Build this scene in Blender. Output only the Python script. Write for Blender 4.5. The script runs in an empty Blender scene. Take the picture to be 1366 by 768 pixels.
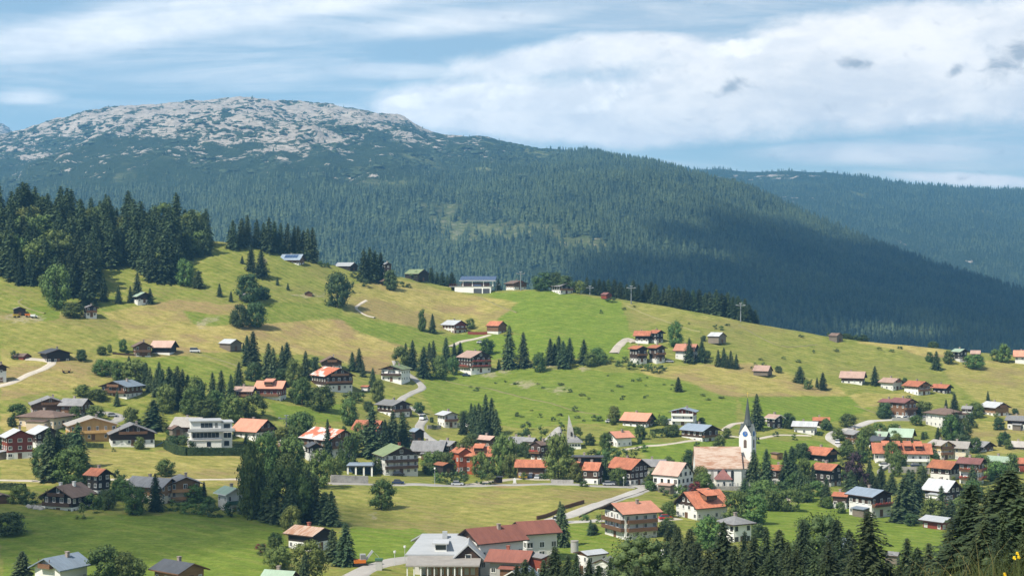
import bpy, math, random
import numpy as np
from mathutils import Vector, Matrix
R = math.radians
rng = np.random.default_rng(7)
random.seed(11)
S = bpy.context.scene
COL = S.collection
F, CX, HY = 2200.0, 683.0, 380.0        # focal length and horizon in photograph pixels (1366 wide)
SUN_EL, SUN_DIR = 50.0, Vector((-0.75, -0.66, 0)).normalized()
SUN_VEC = Vector((SUN_DIR.x * math.cos(R(SUN_EL)), SUN_DIR.y * math.cos(R(SUN_EL)), math.sin(R(SUN_EL))))

# ------------------------------------------------------------------ noise
def _hash(ix, iy, seed):
    n = (ix.astype(np.int64) * 374761393 + iy.astype(np.int64) * 668265263 + seed * 974634777) & 0x7fffffff
    n = ((n ^ (n >> 13)) * 1274126177) & 0x7fffffff
    n = n ^ (n >> 16)
    return (n & 0xffff) / 65535.0
def vnoise(x, y, seed=0):
    x = np.asarray(x, float); y = np.asarray(y, float)
    ix = np.floor(x); iy = np.floor(y); fx = x - ix; fy = y - iy
    fx = fx * fx * (3 - 2 * fx); fy = fy * fy * (3 - 2 * fy)
    a = _hash(ix, iy, seed); b = _hash(ix + 1, iy, seed); c = _hash(ix, iy + 1, seed); d = _hash(ix + 1, iy + 1, seed)
    return (a * (1 - fx) + b * fx) * (1 - fy) + (c * (1 - fx) + d * fx) * fy * 1.0
def fbm(x, y, octv=4, seed=0):
    t = 0; a = 0.5; s = 0
    for i in range(octv):
        t = t + a * vnoise(x * 2 ** i + 17.3 * i, y * 2 ** i + 9.1 * i, seed + i); s += a; a *= 0.5
    return t / s
def sstep(a, b, x):
    t = np.clip((x - a) / (b - a), 0, 1); return t * t * (3 - 2 * t)

# ------------------------------------------------------------------ terrain
CR_X = [-400, -100, 0, 100, 200, 290, 350, 400, 440, 500, 540, 580, 605, 660, 735, 800, 850, 900, 950, 1000, 1050, 1105, 1150, 1200, 1260, 1300, 1366, 1500, 1800]
CR_Y = [312, 306, 302, 305, 316, 322, 332, 345, 354, 364, 369, 377, 384, 386, 386, 394, 401, 406, 417, 428, 438, 450, 456, 460, 466, 470, 474, 480, 492]
DC_X = [-600, 0, 300, 600, 800, 1000, 1366, 1900]
DC_Y = [960, 960, 985, 1040, 1000, 960, 940, 930]
_xs = np.arange(-500, 1900, 5.0)
_k = np.ones(7) / 7
_cr = np.convolve(np.pad(np.interp(_xs, CR_X, CR_Y), 3, 'edge'), _k, 'valid')
_k2 = np.ones(31) / 31
_dc = np.convolve(np.pad(np.interp(_xs, DC_X, DC_Y), 15, 'edge'), _k2, 'valid')
def crest(px): return np.interp(px, _xs, _cr)
def dcrest(px): return np.interp(px, _xs, _dc)
def s_of(px, py):
    c = crest(px); t = np.clip((py - c) / (768 - c), 0, 3); sc = F / dcrest(px)
    return sc + 1.5 * t + (4.0 - sc) * t ** 3
def depth(px, py):
    """distance of the slope seen at photograph pixel (px, py)"""
    return F / s_of(px, np.asarray(py, float))
def z_smooth(X, D):
    X = np.asarray(X, float); D = np.maximum(np.asarray(D, float), 0.5)
    px = CX + X / D * F
    px = np.clip(px, -480, 1880)
    c = crest(px); dc = dcrest(px); sc = F / dc
    s = np.minimum(F / D, 8.0)
    # invert s = sc + 1.5 t + (4-sc) t^3
    t = np.clip((s - sc) / 3.3, 0, 1.6)
    for _ in range(12):
        f = sc + 1.5 * t + (4.0 - sc) * t ** 3 - s
        t = np.clip(t - f / (1.5 + 3 * (4.0 - sc) * t * t), 0, 2)
    zh = (HY - (c + t * (768 - c))) / F * D
    zc = (HY - c) / F * dc
    d = np.maximum(D - dc, 0)
    zb = np.maximum(zc + 0.02 * d - 0.42 * (np.sqrt(d * d + 70.0 ** 2) - 70), -260)
    z = np.where(D > dc, zb, zh)
    zn = -0.15 - 0.1759 * D - 1.5 * np.exp(-(D / 5.0) ** 2) - 6 * np.sin(np.pi * np.clip((D - 12) / 388, 0, 1))
    return np.where(D < 400, zn, z)
def bumps(X, D):
    w = sstep(60, 200, D)
    return (w * (3.6 * (vnoise(X / 95. + 3, D / 70., 13) - .5) + 1.3 * (fbm(X / 55., D / 55., 3, 3) - .5) + 0.8 * (vnoise(X / 17., D / 17., 8) - .5) + 0.28 * (vnoise(X / 5.5, D / 5.5, 5) - .5))
            + 0.10 * (vnoise(X / 1.3, D / 1.3, 6) - .5) * (1 - w))
def zt(X, D): return z_smooth(X, D) + bumps(X, D)
def ground(px, py):
    D = float(depth(px, py)); X = (px - CX) / F * D
    return X, D, float(zt(np.array(X), np.array(D)))
def pxy(X, D, Z): return CX + X / D * F, HY - Z / D * F

# ------------------------------------------------------------------ node / material helpers
def new_mat(name):
    m = bpy.data.materials.new(name); m.use_nodes = True
    nt = m.node_tree; b = nt.nodes['Principled BSDF']
    return m, nt, b
class NB:
    def __init__(s, nt): s.nt = nt
    def n(s, t, **kw):
        x = s.nt.nodes.new(t)
        for k, v in kw.items():
            if k.startswith('i_'):
                key = k[2:]; x.inputs[int(key) if key.isdigit() else key].default_value = v
            else: setattr(x, k, v)
        return x
    def l(s, a, b): s.nt.links.new(a, b); return b
    def val(s, sock, v):
        if isinstance(v, (int, float)): sock.default_value = v
        elif isinstance(v, (tuple, list)): sock.default_value = v
        else: s.l(v, sock)
    def math(s, op, a, b=0.0, c=None, clamp=False):
        x = s.n('ShaderNodeMath', operation=op, use_clamp=clamp)
        s.val(x.inputs[0], a); s.val(x.inputs[1], b)
        if c is not None: s.val(x.inputs[2], c)
        return x.outputs[0]
    def noise(s, vec, scale, detail=3, rough=.55, dist=0.0):
        x = s.n('ShaderNodeTexNoise'); x.inputs['Scale'].default_value = scale; x.inputs['Detail'].default_value = detail
        x.inputs['Roughness'].default_value = rough; x.inputs['Distortion'].default_value = dist
        if vec is not None: s.l(vec, x.inputs['Vector'])
        return x.outputs['Fac']
    def ramp(s, fac, stops, interp='LINEAR'):
        x = s.n('ShaderNodeValToRGB'); x.color_ramp.interpolation = interp
        e = x.color_ramp.elements
        while len(e) < len(stops): e.new(0.5)
        for el, (p, c) in zip(e, stops):
            el.position = p; el.color = (*c, 1) if len(c) == 3 else c
        s.l(fac, x.inputs[0]); return x.outputs[0]
    def mix(s, fac, a, b, mode='MIX'):
        x = s.n('ShaderNodeMix', data_type='RGBA', blend_type=mode)
        s.val(x.inputs[0], fac)
        for sock, v in ((x.inputs[6], a), (x.inputs[7], b)):
            if isinstance(v, (tuple, list)): sock.default_value = (*v, 1) if len(v) == 3 else v
            else: s.l(v, sock)
        return x.outputs[2]
    def maprange(s, v, a, b, c=0.0, d=1.0):
        x = s.n('ShaderNodeMapRange', interpolation_type='SMOOTHSTEP')
        s.val(x.inputs[0], v); s.val(x.inputs[1], a); s.val(x.inputs[2], b); s.val(x.inputs[3], c); s.val(x.inputs[4], d)
        return x.outputs[0]
    def scale(s, vec, sx, sy, sz):
        x = s.n('ShaderNodeMapping'); x.inputs['Scale'].default_value = (sx, sy, sz); s.l(vec, x.inputs[0]); return x.outputs[0]
    def bump(s, h, strength, dist, b):
        x = s.n('ShaderNodeBump'); x.inputs['Strength'].default_value = strength; x.inputs['Distance'].default_value = dist
        s.l(h, x.inputs['Height']); s.l(x.outputs[0], b.inputs['Normal'])

def surf(name, col, var=.18, scale=1.5, stretch=(1, 1, 1), rough=.8, bump=.0, col2=None, spec=.3, thr=(.35, .7)):
    """plain procedural surface: colour with weathering of its own"""
    m, nt, b = new_mat(name); g = NB(nt)
    tc = g.n('ShaderNodeTexCoord').outputs['Object']
    oi = g.n('ShaderNodeObjectInfo')
    add = g.n('ShaderNodeVectorMath', operation='MULTIPLY_ADD'); g.l(oi.outputs['Random'], add.inputs[0]); add.inputs[1].default_value = (37, 53, 71); g.l(g.scale(tc, *stretch), add.inputs[2])
    v = add.outputs[0]
    n1 = g.noise(v, scale, 4, .65); n2 = g.noise(v, scale * .2, 3, .6)
    c2 = col2 if col2 else tuple(x * (1 - var) for x in col)
    f = g.math('ADD', g.math('MULTIPLY', n1, .5), g.math('MULTIPLY', n2, .5))
    c = g.mix(g.maprange(f, thr[0], thr[1]), col, c2)
    k = g.math('ADD', g.math('MULTIPLY', oi.outputs['Random'], .36), .82)
    hs = g.n('ShaderNodeHueSaturation'); g.l(c, hs.inputs['Color']); g.l(k, hs.inputs['Value'])
    g.l(hs.outputs[0], b.inputs['Base Color'])
    b.inputs['Roughness'].default_value = rough; b.inputs['Specular IOR Level'].default_value = spec
    if bump: g.bump(n1, bump, .05, b)
    return m

M = {}
def mats():
    P = dict(rough=.85)
    M['white'] = surf('white_plaster', (.75, .735, .69), .10, .5, **P)
    M['cream'] = surf('cream_plaster', (.70, .62, .47), .10, .5, **P)
    M['beige'] = surf('beige_plaster', (.58, .47, .34), .10, .5, **P)
    M['ochre'] = surf('ochre_boards', (.56, .34, .13), .25, .8, (3, 3, .4), **P)
    M['yellow'] = surf('yellow_plaster', (.66, .47, .17), .12, .5, **P)
    M['wood'] = surf('brown_timber', (.17, .088, .045), .35, 1.2, (.6, .6, 4), **P)
    M['lightwood'] = surf('honey_timber', (.33, .19, .09), .3, 1.2, (.6, .6, 4), **P)
    M['dark'] = surf('dark_timber', (.062, .036, .023), .35, 1.2, (.6, .6, 4), **P)
    M['black'] = surf('blackened_timber', (.032, .024, .020), .3, 1.2, (.6, .6, 4), **P)
    M['redwood'] = surf('red_brown_timber', (.24, .055, .032), .3, 1.2, (.6, .6, 4), **P)
    M['orangewall'] = surf('orange_red_timber', (.42, .10, .04), .3, 1.2, (.6, .6, 4), **P)
    M['greywood'] = surf('grey_weathered_timber', (.20, .165, .13), .35, 1.2, (.6, .6, 4), **P)
    M['stone'] = surf('rubble_stone', (.36, .34, .31), .5, 2.2, bump=.6, **P)
    M['concrete'] = surf('concrete', (.45, .44, .42), .2, .6, **P)
    Q = dict(rough=.72, thr=(.38, .62))
    M['r_red'] = surf('red_tile_roof', (.50, .18, .10), .38, 1.3, (1, 2, 1), bump=.25, **Q)
    M['r_salmon'] = surf('salmon_tile_roof', (.55, .25, .165), .2, 1.0, (1, 2, 1), bump=.2, **Q)
    M['r_orange'] = surf('orange_brown_roof', (.40, .15, .075), .35, 1.2, (1, 2, 1), bump=.2, **Q)
    M['r_pink'] = surf('faded_pink_roof', (.46, .31, .25), .22, 1.0, (1, 2, 1), bump=.2, **Q)
    M['r_maroon'] = surf('maroon_roof', (.22, .095, .085), .3, 1.2, (1, 2, 1), bump=.2, **Q)
    M['r_brown'] = surf('brown_shingle_roof', (.17, .115, .09), .3, 1.2, (1, 2, 1), bump=.3, **Q)
    M['r_brick'] = surf('dark_red_metal_roof', (.25, .095, .068), .22, 1.0, (.4, 3, 1), **Q)
    M['r_grey'] = surf('grey_shingle_roof', (.25, .245, .245), .28, 1.2, (1, 2, 1), bump=.3, **Q)
    M['r_light'] = surf('pale_grey_metal_roof', (.43, .44, .45), .2, 1.0, (.4, 3, 1), **Q)
    M['r_white'] = surf('whitish_sheet_roof', (.38, .395, .41), .15, 1.0, (.4, 3, 1), **Q)
    M['r_blue'] = surf('blue_grey_metal_roof', (.23, .28, .34), .2, 1.0, (.4, 3, 1), **Q)
    M['r_slate'] = surf('slate_roof', (.075, .08, .092), .25, 1.2, (1, 2, 1), bump=.2, **Q)
    M['r_green'] = surf('pale_green_metal_roof', (.31, .40, .30), .18, .8, (.4, 3, 1), **Q)
    M['r_moss'] = surf('mossy_green_roof', (.20, .25, .13), .3, .8, (1, 2, 1), **Q)
    M['r_beige'] = surf('beige_shingle_roof', (.38, .35, .315), .22, 1.2, (1, 2, 1), bump=.2, **Q)
    M['r_rust'] = surf('rust_streaked_roof', (.46, .36, .29), .3, .9, (.5, 3, .5), col2=(.30, .15, .085), **Q)
    M['r_patch'] = surf('patched_red_and_white_roof', (.42, .13, .07), .3, .16, (1, 1, 1), col2=(.60, .57, .54), rough=.7, thr=(.47, .53))
    M['r_spire'] = surf('grey_green_spire_shingles', (.085, .10, .098), .25, 1.2, **Q)
    M['r_sail'] = surf('pale_shingle_vault', (.44, .42, .39), .22, 1.5, bump=.2, **Q)
    M['frame'] = surf('white_frame', (.72, .71, .68), .05, 1, rough=.6)
    M['frame_dark'] = surf('dark_frame', (.06, .045, .035), .1, 1, rough=.6)
    M['frame_green'] = surf('green_shutter', (.05, .12, .07), .1, 1, rough=.6)
    M['frame_red'] = surf('red_shutter', (.30, .035, .03), .1, 1, rough=.6)
    m, nt, b = new_mat('window_glass'); g = NB(nt)
    oi = g.n('ShaderNodeObjectInfo').outputs['Random']
    g.l(g.ramp(oi, [(0, (.015, .018, .022)), (.7, (.05, .056, .062)), (.9, (.20, .20, .19)), (1, (.42, .41, .38))]), b.inputs['Base Color'])
    b.inputs['Roughness'].default_value = .12; b.inputs['Specular IOR Level'].default_value = .6; M['glass'] = m
    M['chim'] = surf('chimney_plaster', (.34, .28, .24), .25, 2, **P)
    M['chim_red'] = surf('chimney_brick', (.30, .10, .065), .25, 2, **P)
    M['flowers'] = surf('red_flower_boxes', (.45, .04, .05), .5, 4, col2=(.05, .10, .03), **P)
    M['metal'] = surf('galvanised_metal', (.50, .52, .53), .15, 1, rough=.45)
    M['paint_white'] = surf('white_paint', (.80, .80, .78), .04, 1, rough=.5)
    M['blue'] = surf('blue_enamel', (.03, .16, .50), .1, 1, rough=.5)
    M['bluedark'] = surf('dark_blue_panel', (.05, .085, .17), .2, 1, rough=.25)
    M['gold'] = surf('gilding', (.62, .42, .08), .05, 1, rough=.35)
    M['orange'] = surf('orange_paint', (.62, .17, .02), .15, 1, rough=.5)
    M['yellow_paint'] = surf('yellow_paint', (.62, .42, .04), .15, 1, rough=.5)
    M['tyre'] = surf('tyre_rubber', (.02, .02, .02), .1, 1, rough=.9)
    for k, c in dict(car_white=(.75, .75, .75), car_navy=(.02, .035, .09), car_silver=(.42, .43, .45), car_red=(.40, .02, .02), car_yellow=(.62, .40, .03), car_black=(.02, .02, .022)).items():
        M[k] = surf(k.replace('car_', '') + '_car_paint', c, .03, 1, rough=.25, spec=.6)

# ------------------------------------------------------------------ mesh builder
class MB:
    def __init__(s): s.v = []; s.f = []; s.m = []
    def face(s, pts, m=0):
        i = len(s.v); s.v += [tuple(p) for p in pts]; s.f.append(tuple(range(i, i + len(pts)))); s.m.append(m)
    def hexa(s, p, m=0):
        i = len(s.v); s.v += [tuple(q) for q in p]
        for q in ((0, 3, 2, 1), (4, 5, 6, 7), (0, 1, 5, 4), (1, 2, 6, 5), (2, 3, 7, 6), (3, 0, 4, 7)):
            s.f.append(tuple(i + k for k in q)); s.m.append(m)
    def box(s, x0, x1, y0, y1, z0, z1, m=0):
        s.hexa([(x0, y0, z0), (x1, y0, z0), (x1, y1, z0), (x0, y1, z0), (x0, y0, z1), (x1, y0, z1), (x1, y1, z1), (x0, y1, z1)], m)
    def extr_y(s, prof, y0, y1, m=0, mcap=None):
        """profile of (x, z) counter-clockwise seen from -y, extruded along y"""
        n = len(prof); i = len(s.v)
        s.v += [(x, y0, z) for x, z in prof] + [(x, y1, z) for x, z in prof]
        s.f.append(tuple(i + k for k in range(n))); s.m.append(m if mcap is None else mcap)
        s.f.append(tuple(i + n + k for k in reversed(range(n)))); s.m.append(m if mcap is None else mcap)
        for k in range(n):
            j = (k + 1) % n
            s.f.append((i + k, i + n + k, i + n + j, i + j)); s.m.append(m[k] if isinstance(m, list) else m)
    def tube(s, a, b, r0, r1, n=8, m=0, cap=True):
        a = Vector(a); b = Vector(b); d = (b - a).normalized()
        u = d.orthogonal().normalized(); w = d.cross(u); i = len(s.v)
        for c, r in ((a, r0), (b, r1)):
            for k in range(n):
                t = 2 * math.pi * k / n; s.v.append(tuple(c + u * (r * math.cos(t)) + w * (r * math.sin(t))))
        for k in range(n):
            j = (k + 1) % n; s.f.append((i + k, i + j, i + n + j, i + n + k)); s.m.append(m)
        if cap:
            s.f.append(tuple(i + k for k in reversed(range(n)))); s.m.append(m)
            s.f.append(tuple(i + n + k for k in range(n))); s.m.append(m)
    def mesh(s, name, mlist):
        me = bpy.data.meshes.new(name); me.from_pydata(s.v, [], s.f); me.update()
        for x in mlist: me.materials.append(M[x] if isinstance(x, str) else x)
        if len(mlist) > 1: me.polygons.foreach_set('material_index', s.m)
        return me
    def build(s, name, mlist, parent=None, loc=None, rz=None):
        return link(name, s.mesh(name, mlist if isinstance(mlist, (list, tuple)) else [mlist]), parent, loc, rz)
def link(name, me, parent=None, loc=None, rz=None):
    o = bpy.data.objects.new(name, me); COL.objects.link(o)
    if parent: o.parent = parent
    if loc is not None: o.location = loc
    if rz is not None: o.rotation_euler = (0, 0, rz)
    return o
def empty(name, loc, rz=0):
    o = bpy.data.objects.new(name, None); COL.objects.link(o); o.location = loc; o.rotation_euler = (0, 0, rz); o.empty_display_size = .5
    return o
def tag(o, label=None, cat=None, group=None, kind=None):
    if label: o['label'] = label
    if cat: o['category'] = cat
    if group: o['group'] = group
    if kind: o['kind'] = kind
    return o
def np_mesh(name, V, Fq, mats_, smooth=False):
    """V (n,3), Fq (m,3|4)"""
    me = bpy.data.meshes.new(name); k = Fq.shape[1]
    me.vertices.add(len(V)); me.vertices.foreach_set('co', np.ascontiguousarray(V, dtype=np.float32).ravel())
    me.loops.add(Fq.size); me.loops.foreach_set('vertex_index', np.ascontiguousarray(Fq, dtype=np.int32).ravel())
    me.polygons.add(len(Fq)); me.polygons.foreach_set('loop_start', np.arange(0, Fq.size, k, dtype=np.int32))
    me.polygons.foreach_set('loop_total', np.full(len(Fq), k, dtype=np.int32))
    me.update(calc_edges=True)
    if smooth: me.polygons.foreach_set('use_smooth', np.ones(len(Fq), dtype=bool))
    for m in mats_: me.materials.append(m)
    return me
# ------------------------------------------------------------------ ground sheet
def inpoly(px, py, poly):
    c = np.zeros(px.shape, bool); n = len(poly)
    for i in range(n):
        x0, y0 = poly[i]; x1, y1 = poly[(i + 1) % n]
        k = ((y0 > py) != (y1 > py)) & (px < (x1 - x0) * (py - y0) / ((y1 - y0) or 1e-9) + x0)
        c ^= k
    return c
# fields: (polygon in photograph pixels, straw, lush)
FIELDS = [
 ([(0, 420), (130, 418), (165, 440), (120, 470), (0, 480)], .45, 0),
 ([(140, 418), (230, 400), (330, 408), (300, 440), (210, 462), (160, 452)], .75, 0),
 ([(210, 440), (330, 425), (470, 428), (545, 450), (545, 470), (500, 500), (440, 475), (330, 470), (230, 470)], .95, 0),
 ([(430, 385), (530, 372), (610, 392), (690, 400), (660, 440), (560, 440), (470, 415)], .65, 0),
 ([(500, 382), (600, 388), (670, 398), (640, 425), (560, 420)], .85, 0),
 ([(360, 395), (420, 398), (450, 420), (360, 425)], .35, .3),
 ([(255, 345), (330, 330), (420, 352), (420, 385), (330, 400), (180, 392)], .25, .35),
 ([(0, 470), (130, 470), (250, 470), (330, 500), (300, 520), (130, 515), (0, 530)], .55, 0),
 ([(440, 418), (520, 430), (620, 452), (620, 470), (560, 468), (480, 445)], .1, .7),
 ([(600, 445), (650, 445), (840, 450), (840, 480), (620, 478)], 0, 1.0),
 ([(640, 388), (735, 388), (830, 402), (840, 450), (700, 448), (660, 430), (690, 405)], .0, 1.0),
 ([(830, 402), (1000, 428), (1100, 452), (1080, 490), (960, 440), (850, 425)], .35, .1),
 ([(940, 430), (1100, 460), (1240, 470), (1260, 505), (1080, 500), (960, 470)], .25, .25),
 ([(850, 488), (1000, 485), (1120, 515), (1130, 528), (980, 528), (880, 512)], .75, 0),
 ([(985, 530), (1140, 528), (1165, 545), (1120, 560), (1010, 575)], 0, 1.0),
 ([(1130, 525), (1220, 522), (1215, 535), (1150, 545)], .65, 0),
 ([(1140, 457), (1240, 458), (1290, 475), (1240, 476)], 1.0, 0),
 ([(1255, 480), (1366, 480), (1400, 580), (1320, 545), (1265, 505)], .62, 0),
 ([(560, 500), (690, 490), (880, 500), (985, 530), (985, 575), (900, 560), (700, 570), (580, 560)], .0, .72),
 ([(840, 592), (1000, 585), (1110, 590), (1110, 625), (880, 622)], 0, .95),
 ([(1290, 560), (1366, 560), (1366, 605), (1230, 610)], .6, 0),
 ([(120, 598), (330, 600), (340, 648), (0, 648), (0, 615)], .62, 0),
 ([(430, 652), (560, 653), (850, 653), (800, 676), (720, 695), (600, 712), (540, 712), (450, 690)], .42, .15),
 ([(640, 653), (850, 654), (790, 678), (690, 700), (600, 690)], .55, .2),
 ([(0, 690), (370, 685), (390, 740), (330, 780), (0, 790)], .0, .8),
 ([(470, 700), (560, 705), (600, 722), (560, 745), (460, 755)], 0, .9),
 ([(720, 703), (790, 697), (830, 720), (830, 750), (740, 750)], .1, .85),
 ([(1000, 668), (1100, 662), (1280, 715), (1290, 760), (1000, 760)], 0, .9),
 ([(1010, 655), (1085, 658), (1060, 668), (990, 680)], .8, 0),
 ([(35, 412), (78, 407), (84, 424), (60, 431), (40, 424)], 0, .6),
 ([(63, 433), (95, 424), (140, 421), (160, 434), (156, 446), (130, 454), (100, 441)], .30, 0),
 ([(0, 437), (60, 433), (132, 456), (110, 466), (50, 476), (0, 470)], .38, .05),
 ([(246, 412), (300, 420), (330, 428), (282, 437), (262, 432)], .05, .55),
 ([(330, 404), (455, 404), (455, 424), (350, 430)], .12, .45),
 ([(130, 476), (250, 474), (322, 498), (332, 520), (232, 521), (190, 506)], .12, .5),
 ([(0, 482), (50, 476), (112, 491), (130, 514), (60, 524), (0, 535)], .75, 0),
 ([(0, 550), (36, 552), (66, 570), (20, 578), (0, 574)], .85, 0),
 ([(360, 538), (456, 540), (456, 562), (372, 561)], 0, .85),
 ([(60, 405), (120, 385), (170, 402), (150, 416), (90, 420)], .1, .4),
 ([(560, 548), (640, 565), (640, 590), (590, 590)], .3, .3),
 ([(640, 645), (690, 643), (735, 648), (640, 650)], .8, 0),
]
def soft_field(px, py):
    wx = (fbm(px / 40., py / 18., 3, 21) - .5) * 26; wy = (fbm(px / 40., py / 18., 3, 31) - .5) * 8
    st = np.full(px.shape, .22); lu = np.full(px.shape, .22)
    for poly, a, b in FIELDS:
        xs = [p[0] for p in poly]; ys = [p[1] for p in poly]
        k = (px > min(xs) - 40) & (px < max(xs) + 40) & (py > min(ys) - 20) & (py < max(ys) + 20)
        if not k.any(): continue
        w = 0
        for dx, dy in ((-4, 0), (4, 0), (0, -1.5), (0, 1.5), (0, 0)):
            w = w + inpoly(px[k] + wx[k] * .6 + dx, py[k] + wy[k] + dy, poly)
        w = sstep(.2, .8, w / 5.0)
        st[k] = st[k] * (1 - w) + a * w; lu[k] = lu[k] * (1 - w) + b * w
    return st, lu
BARE = [(30, 424, 30, 6), (735, 487, 11, 5), (778, 492, 9, 3), (700, 512, 16, 5), (655, 500, 14, 4), (270, 433, 9, 5), (415, 394, 22, 3), (672, 492, 10, 6), (1035, 668, 30, 7), (350, 348, 7, 4), (1064, 654, 18, 6), (498, 688, 5, 5), (745, 520, 14, 5), (282, 425, 14, 4)]

def land():
    cols = np.concatenate([np.arange(-3600, -60, 60), np.arange(-60, 1428, 3.0), np.arange(1428, 4980, 60)])
    rows = np.concatenate([np.arange(.6, 30, .7), np.arange(30, 385, 5), np.arange(385, 1110, 1.6), np.geomspace(1112, 2700, 40)])
    P, D = np.meshgrid(cols, rows); X = (P - CX) / F * D
    Z = zt(X, D)
    V = np.stack([X, D, Z], -1).reshape(-1, 3)
    nr, nc = D.shape; i = (np.arange(nr - 1)[:, None] * nc + np.arange(nc - 1)[None]).ravel()
    me = np_mesh('ground', V, np.stack([i, i + 1, i + nc + 1, i + nc], 1), [], True)
    px, py = P.ravel(), (HY - Z / D * F).ravel()
    st, lu = soft_field(px, py)
    k = (D.ravel() < 385); st[k] = .25; lu[k] = .3
    ba = np.zeros(px.shape)
    for x, y, rx, ry in BARE:
        d = ((px - x) / rx) ** 2 + ((py - y) / ry) ** 2 + (fbm(px / 4., py / 1.6, 3, 4) - .5) * 4.2
        ba = np.maximum(ba, (1 - sstep(.0, 1.1, d)) * .6)
    for nm, a in (('straw', st), ('lush', lu), ('bare', ba)):
        at = me.attributes.new(nm, 'FLOAT', 'POINT'); at.data.foreach_set('value', a.astype(np.float32))
    m, nt, b = new_mat('alpine_meadow'); g = NB(nt)
    pos = g.n('ShaderNodeNewGeometry').outputs['Position']
    A = {k: g.n('ShaderNodeAttribute', attribute_name=k).outputs['Fac'] for k in ('straw', 'lush', 'bare')}
    n1 = g.noise(pos, .028, 4, .6); n2 = g.noise(pos, .17, 4, .65); n3 = g.noise(pos, 1.1, 3, .7)
    nn = g.math('ADD', g.math('MULTIPLY', n1, .45), g.math('ADD', g.math('MULTIPLY', n2, .35), g.math('MULTIPLY', n3, .2)))
    # faint mowing rows that follow the slope
    w = g.n('ShaderNodeTexWave', wave_type='BANDS', bands_direction='DIAGONAL'); w.inputs['Scale'].default_value = .085; w.inputs['Distortion'].default_value = 5; w.inputs['Detail'].default_value = 2; w.inputs['Detail Scale'].default_value = .4
    g.l(pos, w.inputs[0])
    d = g.math('SUBTRACT', nn, .5)
    sf = g.math('ADD', A['straw'], g.math('MULTIPLY', d, 1.1))
    sf = g.math('ADD', sf, g.math('MULTIPLY', g.math('SUBTRACT', w.outputs['Fac'], .5), .24), clamp=True)
    lf = g.math('ADD', A['lush'], g.math('MULTIPLY', d, .9), clamp=True)
    base = g.ramp(n2, [(.3, (.112, .146, .022)), (.5, (.165, .192, .034)), (.7, (.230, .222, .054))])
    lush = g.ramp(n2, [(.3, (.105, .165, .016)), (.7, (.165, .225, .030))])
    straw = g.ramp(n2, [(.3, (.265, .222, .064)), (.5, (.345, .285, .090)), (.72, (.41, .335, .125))])
    straw = g.mix(g.maprange(n1, .46, .60), straw, (.285, .205, .092))
    bare = g.ramp(n3, [(.3, (.27, .22, .14)), (.7, (.42, .36, .26))])
    ter = g.noise(g.scale(pos, .22, .9, .9), 1.0, 4, .7, .5)
    c = g.mix(lf, base, lush); c = g.mix(sf, c, straw); c = g.mix(A['bare'], c, bare)
    dk = g.math('MULTIPLY', g.maprange(n3, .32, .6, .82, 1.05), g.maprange(ter, .34, .62, .80, 1.08))
    c = g.mix(1.0, c, g.n('ShaderNodeCombineColor').outputs[0], 'MULTIPLY')
    cc = c.node.inputs[7].links[0].from_node
    for q in range(3): g.l(dk, cc.inputs[q])
    g.l(c, b.inputs['Base Color']); b.inputs['Roughness'].default_value = .95; b.inputs['Specular IOR Level'].default_value = .1
    g.bump(nn, .9, .9, b)
    me.materials.append(m)
    return tag(link('ground', me), kind='structure')

# ------------------------------------------------------------------ roads: ribbons that lie on the slope
def catmull(pts, step):
    P = [np.array(p, float) for p in pts]; out = []
    P = [2 * P[0] - P[1]] + P + [2 * P[-1] - P[-2]]
    for i in range(1, len(P) - 2):
        n = max(2, int(np.linalg.norm(P[i + 1] - P[i]) / step))
        for k in range(n):
            t = k / n; a, b, c, d = P[i - 1:i + 3]
            out.append(.5 * ((2 * b) + (c - a) * t + (2 * a - 5 * b + 4 * c - d) * t * t + (3 * b - a - 3 * c + d) * t ** 3))
    out.append(P[-2]); return np.array(out)
def ribbon(name, pts, width, mat, off=.10, edge=None):
    W = []
    for x, y in pts:
        D = float(depth(x, y)); W.append(((x - CX) / F * D, D))
    C = catmull(W, 1.5)
    T = np.gradient(C, axis=0); T /= np.linalg.norm(T, axis=1)[:, None] + 1e-9
    N = np.stack([-T[:, 1], T[:, 0]], 1)
    w = width * (1 + .12 * (vnoise(np.arange(len(C)) / 5., np.zeros(len(C)), 3) - .5))
    cols = []
    zc = zt(C[:, 0], C[:, 1]); zc = np.convolve(np.pad(zc, 4, 'edge'), np.ones(9) / 9, 'valid')
    offs = (-.62, -.5, -.25, 0, .25, .5, .62)
    for k in offs:
        p = C + N * (w * k)[:, None]; z = zt(p[:, 0], p[:, 1])
        z = np.maximum(z, zc) + off
        if abs(k) > .55: z = z - .45
        cols.append(np.column_stack([p, z]))
    V = np.stack(cols, 1).reshape(-1, 3); n = len(offs)
    i = (np.arange(len(C) - 1)[:, None] * n + np.arange(n - 1)[None]).ravel()
    return tag(link(name, np_mesh(name, V, np.stack([i, i + 1, i + n + 1, i + n], 1), [M[mat]], True)), kind='structure')
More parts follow.
